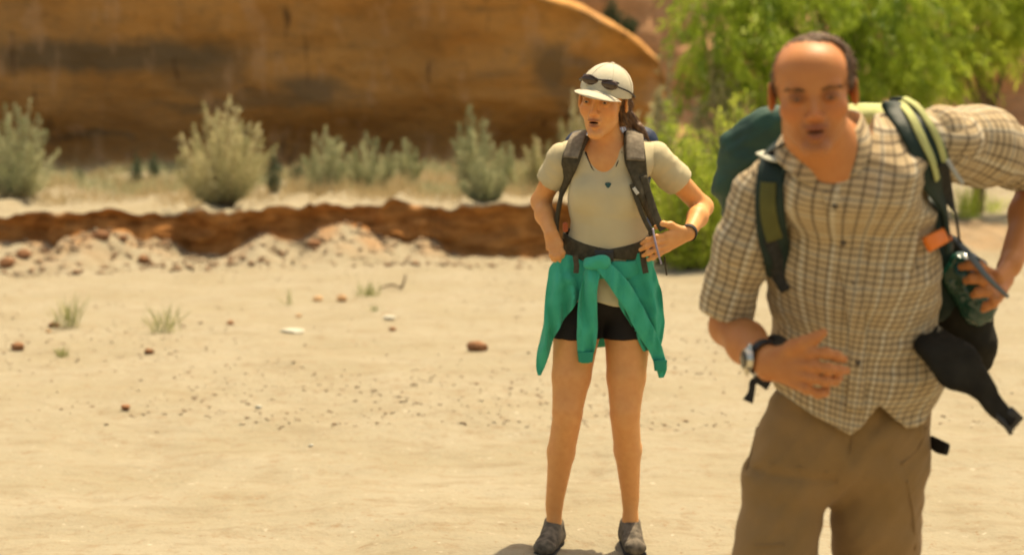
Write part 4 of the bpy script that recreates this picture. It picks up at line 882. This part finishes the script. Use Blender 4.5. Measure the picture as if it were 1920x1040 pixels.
# shoulder straps
def multi_strap(fld, path, w_, parts, name='shoulder_strap', th=.012):
    base = mk(name, *strap(fld, path, w_, th, 0.001), parts[0], pack)
    return base
S2 = Field(.03); upper_body(S2); S2.pr += sl2.pr[:2] + sl1.pr[:2]
rp = [(1668, 203), (1690, 214), (1712, 240), (1733, 278), (1748, 322), (1758, 370), (1764, 420), (1772, 470)]
st = mk('shoulder_strap', *strap(S2, rp, .072, .014, .001), dgreen, pack)
def offs(path, dx): return [(a + dx * 1.0, b - dx * .35) for a, b in path]
mk('lime_piping', *strap(S2, [(1690, 208), (1704, 228), (1721, 262), (1735, 302), (1742, 334)], .016, .005, .014), lime, st)
mk('lime_piping', *strap(S2, [(1700, 199), (1722, 214), (1741, 240), (1757, 268), (1768, 300)], .012, .005, .013), lime, st)
mk('webbing', *strap(S2, [(1762, 300), (1768, 350), (1772, 400), (1780, 455)], .022, .004, .017), blackweb, st)
mk('webbing', *band([P(1776, 300, 3.02), P(1790, 322, 3.02), P(1806, 345, 3.03)], [(0, -1, .2)] * 3, .008, .003), mat('grey_cord', (.35, .36, .33), .7), st)
mk('whistle_clip', *band([S2.hit(1732, 457) + [0, -.022, 0], S2.hit(1752, 446) + [0, -.024, 0], S2.hit(1772, 436) + [0, -.022, 0]], [(0, -1, .1)] * 3, .030, .010), mat('orange_plastic', (.80, .20, .02), .45), st)
lp = [(1478, 262), (1466, 282), (1454, 310), (1448, 345), (1446, 390), (1447, 435), (1452, 480), (1462, 515)]
st2 = mk('shoulder_strap', *strap(S2, lp, .058, .014, .001), dgreen, pack)
mk('olive_panel', *strap(S2, [(1448, 345), (1446, 370), (1446, 400), (1448, 440)], .032, .006, .014), olive, st2)
mk('webbing', *strap(S2, [(1438, 440), (1448, 480), (1462, 512), (1482, 540)], .024, .004, .014), blackweb, st2)
mk('load_lifter', *band([P(1482, 262, 2.99), P(1466, 272, 3.02), P(1440, 290, 3.12)], [(-.3, -.6, 1)] * 3, .030, .005), blackweb, st2)
mk('load_lifter', *band([P(1464, 300, 3.00), P(1444, 296, 3.04), P(1425, 286, 3.14)], [(-.3, -.6, 1)] * 3, .018, .005), mat('pale_webbing', (.45, .45, .36), .8), st2)
# right-hand side pocket, stuff sack and swinging hip belt
f = Field(.04); f.cone(P(1782, 470, 3.30), P(1802, 570, 3.31), .030, .056); f.cone(P(1802, 570, 3.31), P(1822, 640, 3.30), .056, .042); f.cone(P(1826, 650, 3.30), P(1838, 680, 3.30), .040, .022); f.fn(lambda Q: folds(Q, .006, (.3, 0, 1), 16, .3, 840), 'disp'); mk('side_pouch', *f.mesh(.005), blackn, pack)
f = Field(.03); f.ecap(P(1806, 512, 3.235), P(1836, 580, 3.235), (.045, .036), (.036, .032), (1, 0, 0)); f.fn(lambda Q: folds(Q, .006, (1, 0, .8), 26, .4, 850) + .004 * noise(Q * 60, 3), 'disp')
mk('stuff_sack', *f.mesh(.004), mat('glossy_green_film', (0.008, 0.050, 0.034), 0.14, spec=0.7), pack)
C = [P(1722, 600, 3.22), P(1762, 648, 3.10), P(1800, 690, 3.07), P(1828, 718, 3.07), P(1855, 748, 3.07), P(1878, 775, 3.07), P(1893, 787, 3.07)]
V, F = band(C, [(.25, -1, .3)] * 7, [.040, .098, .090, .060, .042, .032, .026], .026, sub=9)
hb = mk('hip_belt', V + curl(V, .007, 22, 4) + curl(V, .003, 60, 9), F, blackn, pack)
mk('buckle', *band([P(1884, 792, 3.065), P(1894, 786, 3.065), P(1908, 772, 3.065)], [(0, -1, 0)] * 3, [.046, .036, .034], .010), plastic, hb)
mk('webbing', *tube([P(1866, 775, 3.06), P(1882, 792, 3.055), P(1896, 812, 3.06)], .005, 6, 3), plastic, hb)
mk('webbing', *band([P(1780, 440, 3.18), P(1812, 470, 3.12), P(1845, 512, 3.085), P(1872, 540, 3.09), P(1890, 556, 3.10)], [(.5, -1, .3)] * 5, [.012, .018, .012, .009, .007], .005), mat('grey_webbing', (.10, .12, .12), .6), pack)
mk('strap_end', *band([P(1745, 826, 3.24), P(1760, 836, 3.2), P(1776, 842, 3.18)], [(0, -1, 0)] * 3, [.022, .028, .024], .012), blackn, pack)
mk('hip_webbing', *band([P(1442, 720, 3.14), P(1425, 712, 3.13), P(1412, 716, 3.12), P(1409, 735, 3.115), P(1402, 752, 3.11)], [(0, -1, 0)] * 5, [.026, .020, .014, .014, .022], .006), blackweb, pack)
mk('hip_webbing', *band([P(1436, 650, 3.13), P(1452, 640, 3.09), P(1470, 648, 3.10)], [(0, -1, 0)] * 3, .030, .010), blackweb, pack)
# ================================================================ WOMAN
HW = P(1131, 190, 5.46); BW = head_axes(R(20), R(3), R(-4)); WS = 1.0
skinW = (0.72, 0.335, 0.110); lipW = (0.26, 0.07, 0.045)
wom = empty('person', [P(1125, 1000, 5.5)[0], 5.5, 0], label='woman in cream cap, grey-green T-shirt and black shorts standing hands on hips', cat='person')
bf = Field(.02); add_head(bf, HW, BW, male=False, s=WS)
bf.cone(HW + np.array([0, -.030, -.06]) @ BW, P(1140, 300, 5.53), .046, .050, k=.02); bf.cone(P(1140, 292, 5.54), P(1100, 292, 5.53), .045, .04, k=.03); bf.cone(P(1140, 292, 5.54), P(1190, 292, 5.53), .045, .04, k=.03)
def wtorso(f, i=0.0):
    f.k = .05
    f.cone(P(1068, 291, 5.54), P(1140, 280, 5.55), .050 - i, .058 - i); f.cone(P(1140, 280, 5.55), P(1216, 293, 5.54), .058 - i, .050 - i)
    f.ecap(P(1140, 322, 5.54), P(1139, 385, 5.53), (.128 - i, .090 - i), (.122 - i, .092 - i), (1, 0, 0))
    f.ecap(P(1139, 385, 5.53), P(1139, 455, 5.54), (.122 - i, .092 - i), (.126 - i, .095 - i), (1, 0, 0))
    for x in (1104, 1174): f.ell(P(x, 362, 5.468), (.060 - i, .055 - i, .062 - i), k=.035)
    f.cone(P(1088, 305, 5.50), P(1190, 305, 5.50), .045 - i, .045 - i)
wtorso(bf, .008)
bf.ecap(P(1139, 470, 5.55), P(1139, 540, 5.55), (.125, .10), (.155, .115), (1, 0, 0), k=.05)
top = bf.mesh(.0027, lo=[P(1040, 400, 5.4)[0], 5.28, P(1100, 345, 5.5)[2]], hi=[P(1240, 100, 5.5)[0], 5.72, P(1100, 100, 5.5)[2]])
low = Field(.03); wtorso(low, .016)
hpL, kL, aL = P(1085, 590, 5.55), P(1064, 768, 5.47), P(1039, 968, 5.54); hpR, kR, aR = P(1178, 590, 5.55), P(1172, 770, 5.47), P(1182, 955, 5.55)
low.ecap(P(1120, 545, 5.56), P(1158, 545, 5.56), (.115, .115), (.115, .115), (0, 0, 1), k=.04)
for hp, kn, an, sx in ((hpL, kL, aL, -1), (hpR, kR, aR, 1)):
    low.cone(hp, hp * .35 + kn * .65, .086, .066, k=.03); low.cone(hp * .35 + kn * .65, kn, .066, .0520, k=.012)
    low.ell(kn + [0, -.010, -.004], (.034, .040, .050), k=.02)
    cf = kn * .60 + an * .40 + [sx * .003, .018, 0]; low.cone(kn + [0, .006, -.02], cf, .0500, .0465, k=.012); low.cone(cf, an + [0, .005, .03], .0465, .0245, k=.015); low.cone(an + [0, 0, .03], an - [0, 0, .05], .0245, .030, k=.02)
    low.cone(kn + [0, -.012, -.05], an + [0, -.006, .06], .030, .020, k=.03)
low_m = low.mesh(.0055)
qa = lambda a, b, c: P(a, b, c)
sL, eL, wL = P(1052, 300, 5.54), P(1014, 378, 5.62), P(1034, 440, 5.48); sR, eR, wR = P(1232, 300, 5.54), P(1318, 388, 5.63), P(1292, 436, 5.44)
al = Field(.02); al.cone(sL, eL, .042, .032, k=.02); al.cone(eL, eL * .6 + wL * .4, .031, .032, k=.02); al.cone(eL * .6 + wL * .4, wL, .032, .021, k=.02)
hand(al, wL, (.8, -.3, 0), qa(1040, 462, 5.46), .032, .013,
     [([qa(1050, 462, 5.455), qa(1055, 474, 5.445), qa(1056, 484, 5.45)], .0090, .0068), ([qa(1045, 466, 5.45), qa(1048, 480, 5.44), qa(1049, 491, 5.445)], .0092, .0068),
      ([qa(1039, 468, 5.45), qa(1041, 482, 5.44), qa(1042, 493, 5.445)], .0090, .0066), ([qa(1033, 466, 5.455), qa(1034, 478, 5.445), qa(1036, 487, 5.45)], .0082, .0060)],
     ([qa(1036, 446, 5.50), qa(1048, 452, 5.52), qa(1058, 462, 5.53)], .0125, .0085))
ar = Field(.02); ar.cone(sR, eR, .043, .033, k=.02); ar.cone(eR, eR * .6 + wR * .4, .033, .034, k=.02); ar.cone(eR * .6 + wR * .4, wR, .033, .022, k=.02)
hand(ar, wR, (0.1, 0, 1), qa(1252, 452, 5.41), .035, .014,
     [([qa(1250, 440, 5.41), qa(1231, 444, 5.395), qa(1215, 450, 5.39), qa(1204, 456, 5.405)], .0095, .0070), ([qa(1250, 450, 5.405), qa(1229, 455, 5.39), qa(1212, 462, 5.385), qa(1201, 468, 5.40)], .0098, .0072),
      ([qa(1250, 460, 5.405), qa(1231, 467, 5.39), qa(1216, 474, 5.385), qa(1206, 479, 5.40)], .0095, .0070), ([qa(1252, 468, 5.41), qa(1236, 476, 5.395), qa(1224, 483, 5.39), qa(1215, 487, 5.40)], .0086, .0064)],
     ([qa(1278, 432, 5.43), qa(1258, 422, 5.42), qa(1243, 420, 5.41), qa(1230, 426, 5.41)], .0130, .0085))
V, F = join(top, low_m, al.mesh(.003), ar.mesh(.003))
T = face_tone(V, HW, BW, skinW, lipW, WS, False)
mk('body', V, F, bpy.data.materials['skin'], wom, attrs={'tone': ('FLOAT_COLOR', T)}); eyeballs(HW, BW, wom, WS)
whair = mat('chestnut_hair', (0.07, 0.034, 0.014), 0.5, (0.24, 0.13, 0.055), attr='var', spec=0.4)
f = Field(.015).frame(HW, BW); f.ell((0, -.028, .030), (.078, .096, .082)); f.cone((.068, -.025, .0), (.060, -.055, -.07), .015, .013, k=.02); f.cone((-.074, -.03, .0), (-.06, -.05, -.05), .016, .012, k=.02); f.ell((0, .075, -.02), (.068, .085, .10), op='-', k=.01)
f.frame(np.zeros(3), np.eye(3)); f.chain([P(1162, 200, 5.54), P(1182, 222, 5.55), P(1200, 242, 5.54), P(1214, 258, 5.53)], [.026, .017, .012, .005], k=.02)
f.fn(lambda Q: .0022 * noise((Q @ np.array([[.8, 0, .6], [0, 1, 0], [-.6, 0, .8]])) * np.array([150, 150, 22]), 6), 'disp'); v, fc = f.mesh(.0032); hw = mk('hair', v, fc, whair, wom, attrs={'var': ('FLOAT', np.clip(.4 + .6 * noise(v * 70, 3), 0, 1))})
pt, nn = on_mesh(v, fc, 2600); dd = np.where((pt[:, 0] > P(1165, 200, 5.5)[0])[:, None], np.array([.62, 0, -.8]), np.array([.1, .4, -.9])); strands('hair_strands', pt, dd + RNG.normal(0, .10, pt.shape), RNG.uniform(.012, .034, len(pt)), .0018, whair, hw, .3)
brows(HW, BW, wom, whair, WS, .9, 120)
# cap
cream = mat('cream_canvas', (0.56, 0.51, 0.37), 0.85, (0.60, 0.55, 0.41), scale=30, bump=0.3, bscale=300)
BC = head_axes(R(20), R(3), R(-14)); f = Field(.01).frame(HW, BC)
f.ell((0, -.012, .034), (.0865, .114, .094)); f.box((0, 0, -.085), (.2, .2, .112), .004, op='-', k=.004); f.ell((0, -.014, .024), (.080, .103, .084), op='-', k=.003)
f.ell((0, -.125, .055), (.030, .05, .028), op='-', k=.006)
cap = mk('cap', *f.mesh(.0032), cream, wom)
rows_c = []; rows_a = []; rows_b = []
for t, wv, dz in [(0, .078, 0), (.25, .080, .003), (.5, .076, .002), (.75, .062, -.004), (.93, .038, -.010), (1.0, .014, -.013)]:
    rows_c.append(HW + np.array([0, .072 + .092 * t, .034 + dz]) @ BC); rows_a.append(np.array([wv, 0, 0]) @ BC); rows_b.append(np.array([0, 0, .0035]) @ BC)
V, F = loft(rows_c, rows_a, rows_b, 5, 24, .8); ql = (V - HW) @ BC.T; V = V + (np.stack([0 * ql[:, 0], -2.2 * ql[:, 0] ** 2 * 1.2, -2.6 * ql[:, 0] ** 2], 1) @ BC); mk('brim', V, F, cream, cap)
for t_ in np.linspace(0, math.pi, 4)[:3]:
    pts = [HW + (np.array([math.cos(t_) * math.sin(u) * .0870, -.012 + math.sin(t_) * math.sin(u) * .1150, .034 + math.cos(u) * .0945])) @ BC for u in np.linspace(-1.45, 1.45, 9)]
    mk('cap_seam', *tube(pts, .0012, 5, 3), cream, cap)
mk('button', *(lambda f_: f_.mesh(.002))(Field(.003).frame(HW, BC).ell((0, -.012, .1285), (.008, .008, .004))), cream, cap)
# sunglasses pushed up on the cap
lens = mat('brown_lens', (0.06, 0.03, 0.012), 0.12, spec=0.7); frame_m = mat('dark_frame', (0.025, 0.018, 0.012), 0.4)
sg = empty('sunglasses', HW + np.array([0, .09, .06]) @ BC, label='brown sunglasses pushed up on the front of the cream cap', cat='sunglasses')
for sx in (-1, 1):
    f = Field(.004).frame(HW, BC); f.ell((sx * .034, .0900, .068), (.030, .012, .0175)); f.ell((sx * .034, .078, .062), (.036, .014, .026), op='-', k=.002); mk('lens', *f.mesh(.002), lens, sg)
    mk('temple', *tube([HW + np.array(p) @ BC for p in [(sx * .062, .078, .066), (sx * .088, .03, .055), (sx * .091, -.05, .035)]], .0028, 8, 5), frame_m, sg)
mk('bridge', *tube([HW + np.array(p) @ BC for p in [(-.062, .080, .078), (-.034, .096, .083), (0, .104, .077), (.034, .096, .083), (.062, .080, .078)]], .0028, 8, 4), frame_m, sg)
# T-shirt
jersey = mat('jersey_cotton', (0.56, 0.48, 0.29), 0.9, (0.60, 0.52, 0.32), scale=8, bump=0.2, bscale=400, sheen=0.1, spec=0.15)
ts = Field(.05); wtorso(ts); ts.ecap(P(1139, 460, 5.54), P(1141, 555, 5.55), (.128, .098), (.162, .125), (1, 0, 0), k=.05)
ts.fn(lambda Q: folds(Q, .0055, (.2, 0, 1), 15, .25, 900) * np.clip((P(1140, 330, 5.5)[2] - Q[:, 2]) * 8, .3, 1), 'disp')
ts.cone(P(1129, 268, 5.42), P(1136, 356, 5.40), .084, .014, op='-', k=.006); ts.cone(P(1134, 255, 5.44), P(1142, 262, 5.62), .062, .064, op='-', k=.006)
zb = P(1140, 566, 5.5)[2]; ts.fn(lambda Q: zb - Q[:, 2] + .01 * np.sin(Q[:, 0] * 30))
shirtw = mk('tshirt', *ts.mesh(.0048), jersey, wom)
def plain_sleeve(a, b, r0, r1, s):
    f = Field(.02); a = np.array(a); b = np.array(b); ax = (b - a) / np.linalg.norm(b - a); f.cone(a, b, r0, r1); f.fn(lambda Q: folds(Q, .005, ax, 22, .4, s), 'disp'); f.fn(lambda Q: (Q - b) @ ax); f.cone(b - ax * .02, b + ax * .05, r1 - .007, r1 - .004, op='-', k=.003); mk('sleeve', *f.mesh(.0042), jersey, shirtw)
plain_sleeve(sL + [.006, 0, .004], sL * .46 + eL * .54, .057, .054, 910); plain_sleeve(sR + [-.006, 0, .004], sR * .52 + eR * .48, .057, .055, 920)
# shorts
sh = Field(.03); sh.ecap(P(1118, 545, 5.56), P(1160, 545, 5.56), (.120, .120), (.120, .120), (0, 0, 1), k=.04); sh.cone(hpL + [0, 0, .02], P(1078, 645, 5.53), .094, .087, k=.02); sh.cone(hpR + [0, 0, .02], P(1175, 645, 5.53), .094, .087, k=.02)
z0_ = P(1100, 634, 5.5)[2]; sh.fn(lambda Q: z0_ - Q[:, 2]); z1_ = P(1100, 520, 5.5)[2]; sh.fn(lambda Q: Q[:, 2] - z1_); sh.fn(lambda Q: folds(Q, .003, (.4, 0, 1), 20, .3, 930), 'disp')
mk('shorts', *sh.mesh(.005), mat('black_spandex', (.012, .009, .007), .75), wom)
# green jacket tied round the hips
green = mat('green_fleece', (0.045, 0.37, 0.235), 0.85, (0.06, 0.43, 0.28), scale=10, bump=0.25, bscale=200, sheen=0.15, spec=0.15)
thn = np.linspace(0, 2 * math.pi, 25); hc = P(1139, 494, 5.555)
C = [hc + np.array([.150 * math.sin(t), -.125 * math.cos(t), .012 * math.cos(t) * -1]) for t in thn]; N = [(math.sin(t), -math.cos(t), 0.1) for t in thn]
V, F = band(C, N, .062, .024, sub=2); jk = mk('tied_jacket', V + curl(V, .006, 22, 3), F, green, wom)
def panel(name, pts, th=.007, amp=.012, fr=20, nrm=(0, -1, .1)):
    C = [P(a, b, d) for a, b, d, _ in pts]; wd = [q[3] for q in pts]; V, F = band(C, [nrm] * len(C), wd, th, sub=8, seg=44)
    c0 = C[0][0]
    V = V + np.stack([0 * V[:, 0], amp * np.sin((V[:, 0] - c0) * 120 + V[:, 2] * 14) * np.clip((C[0][2] - V[:, 2]) * 12, 0, 1), 0 * V[:, 0]], 1) + curl(V, amp * .6, fr, 5) + np.stack([0 * V[:, 0], .020 * fbm(V * np.array([38, 8, 7]), 77, 3) * np.clip((C[0][2] - V[:, 2]) * 14 + .3, 0, 1), 0 * V[:, 0]], 1); return mk(name, V, F, green, jk)
panel('hanging_panel', [(1080, 486, 5.45, .12), (1070, 515, 5.435, .150), (1056, 545, 5.43, .125), (1039, 590, 5.44, .080), (1024, 640, 5.47, .050), (1015, 680, 5.50, .034), (1012, 702, 5.51, .012)])
panel('sleeve', [(1116, 496, 5.425, .05), (1106, 530, 5.405, .055), (1102, 575, 5.41, .066), (1101, 625, 5.42, .068), (1099, 662, 5.43, .055), (1097, 680, 5.435, .030)], .018, .006)
panel('hanging_panel', [(1172, 486, 5.45, .15), (1186, 520, 5.44, .165), (1200, 560, 5.44, .155), (1212, 600, 5.45, .125), (1221, 635, 5.46, .090), (1222, 655, 5.47, .070)])
panel('sleeve', [(1126, 495, 5.415, .045), (1150, 520, 5.40, .055), (1178, 560, 5.40, .058), (1205, 610, 5.425, .056), (1230, 655, 5.45, .050), (1240, 688, 5.46, .040), (1241, 708, 5.46, .016)], .018, .005)
panel('back_panel', [(1140, 486, 5.69, .26), (1140, 540, 5.72, .30), (1140, 600, 5.72, .28), (1140, 650, 5.71, .22)], .012, nrm=(0, 1, .1))
for cx_, cy_, cd_, w_ in ((1098, 668, 5.425, .052), (1238, 684, 5.45, .044)):
    mk('cuff', *band([P(cx_, cy_ - 9, cd_), P(cx_, cy_, cd_), P(cx_, cy_ + 10, cd_)], [(0, -1, .1)] * 3, [w_ + .004, w_, w_ - .004], .024), mat('cuff_rib', (0.030, 0.26, 0.165), 0.9) if cx_ == 1098 else bpy.data.materials['cuff_rib'], jk)
f = Field(.02); f.ecap(P(1106, 494, 5.41), P(1132, 490, 5.405), (.022, .02), (.024, .02), (0, 0, 1)); f.fn(lambda Q: .006 * noise(Q * 45, 2), 'disp'); mk('knot', *f.mesh(.004), green, jk)
# necklace, wrist band
cord = mat('dark_cord', (.03, .02, .015), .7); npts = [(1098, 285), (1108, 312), (1122, 330), (1139, 343)]; nk = mk('necklace', *tube([low.hit(a, b) + [0, -.012, 0] if False else bf.hit(a, b) + [0, -.003, 0] for a, b in npts], .0026, 6, 4), cord, wom)
mk('necklace_cord', *tube([bf.hit(a, b) + [0, -.003, 0] for a, b in [(1139, 343), (1149, 325), (1158, 305), (1166, 285)]], .0024, 6, 4), cord, nk)
f = Field(.002); p = bf.hit(1140, 350) + [0, -.008, 0]; f.ecap(p + [0, 0, .010], p - [0, 0, .010], (.011, .005), (.008, .005), (1, 0, 0)); mk('pendant', *f.mesh(.0015), mat('turquoise', (.03, .09, .09), .3), nk)
wa = (wR - eR) / np.linalg.norm(wR - eR); s1 = np.cross(wa, [0, 0, 1]); s1 /= np.linalg.norm(s1); s2 = np.cross(wa, s1); wc2 = wR + (wR - eR) * .02
mk('wrist_band', *band([wR + s1 * .026 * math.cos(t) + s2 * .028 * math.sin(t) for t in th], [s1 * math.cos(t) + s2 * math.sin(t) for t in th], .018, .004, sub=2), blackweb, wom)
# shoes and socks
shoem = mat('trail_shoe_mesh', (0.07, 0.058, 0.042), 0.85, (0.20, 0.165, 0.12), scale=40, bump=0.4)
for an, toe in ((aL, (-.28, -1, 0)), (aR, (.06, -1, 0))): boot(np.array([an[0], an[1] + .015, 0]), wom, shoem, toe, s=.88, name='shoe', hi=.088)
# ---------------- her pack
wp = empty('backpack', P(1139, 430, 5.72), label='grey and navy daypack with hip belt worn by the woman', cat='backpack')
navy = mat('navy_nylon', (0.012, 0.022, 0.055), 0.6, (0.02, 0.035, 0.08), scale=14, bump=0.4); greyw = mat('grey_mesh_pad', (0.17, 0.14, 0.10), 0.9, (0.25, 0.21, 0.15), scale=60, bump=0.3)
dkb = mat('dark_strap', (0.048, 0.040, 0.022), 0.85, (0.080, 0.066, 0.038), scale=60, bump=0.3, bscale=300)
f = Field(.04); f.box(P(1145, 370, 5.74), (.140, .085, .22), .06); f.cone(P(1085, 275, 5.70), P(1205, 270, 5.70), .05, .055); f.fn(lambda Q: folds(Q, .008, (.2, 0, 1), 14, .3, 950), 'disp'); mk('pack_body', *f.mesh(.008), navy, wp)
W2 = Field(.05); wtorso(W2)
w1 = mk('shoulder_strap', *strap(W2, [(1090, 262), (1080, 280), (1071, 305), (1063, 340), (1056, 375), (1050, 410), (1049, 440)], .066, .016, .002), dkb, wp)
mk('mesh_pad', *strap(W2, [(1090, 258), (1081, 274), (1074, 298)], .056, .008, .016), greyw, w1)
w2 = mk('shoulder_strap', *strap(W2, [(1186, 258), (1188, 280), (1191, 305), (1196, 335), (1204, 362), (1214, 390), (1222, 412)], .072, .016, .002), dkb, wp)
mk('mesh_pad', *strap(W2, [(1186, 254), (1188, 272), (1190, 302)], .062, .008, .016), greyw, w2)
mk('webbing', *band([P(1184, 345, 5.41), P(1196, 380, 5.405), P(1210, 415, 5.405), P(1224, 440, 5.40)], [(.2, -1, .1)] * 4, .016, .004), dkb, w2)
mk('webbing', *band([P(1206, 330, 5.43), P(1218, 370, 5.42), P(1230, 405, 5.41), P(1243, 432, 5.40)], [(.3, -1, .1)] * 4, .026, .006), dkb, w2)
mk('strap_label', *band([P(1188, 352, 5.405), P(1196, 364, 5.40)], [(.1, -1, .1)] * 2, .012, .003), mat('white_tab', (.6, .56, .45), .7), w2)
mk('hose', *tube([P(1224, 428, 5.395), P(1229, 455, 5.37), P(1235, 478, 5.365), P(1240, 495, 5.37)], .0035, 8, 5), mat('clear_hose', (.30, .26, .33), .3), wp)
hcb = P(1139, 470, 5.55)
C = [hcb + np.array([.150 * math.sin(t), -.118 * math.cos(t), .030 * (1 - math.cos(t)) * .9]) for t in thn]; N = [(math.sin(t), -math.cos(t), 0.1) for t in thn]
hb2 = mk('hip_belt', *band(C, N, [.030 + .045 * abs(math.sin(t)) for t in thn], .014, sub=2), dkb, wp)
mk('buckle', *band([hcb + [-.050, -.126, -.004], hcb + [-.02, -.130, -.005], hcb + [.012, -.128, -.004]], [(0, -1, 0)] * 3, .036, .012), plastic, hb2)
mk('webbing', *band([P(1078, 478, 5.42), P(1081, 496, 5.415), P(1080, 512, 5.41)], [(0, -1, 0)] * 3, .018, .004), dkb, hb2)
mk('webbing', *band([P(1204, 470, 5.415), P(1207, 492, 5.405), P(1211, 512, 5.40)], [(0, -1, 0)] * 3, .020, .004), dkb, hb2)
mk('webbing', *band([P(1246, 480, 5.45), P(1248, 500, 5.45), P(1250, 516, 5.46)], [(0, -1, 0)] * 3, .006, .003), dkb, hb2)
mk('strap_toggle', *(lambda f_: f_.mesh(.002))(Field(.004).ecap(P(1060, 420, 5.40), P(1060, 432, 5.40), (.009, .006), (.009, .006), (1, 0, 0))), mat('rust_plastic', (.35, .08, .02), .5), w1)
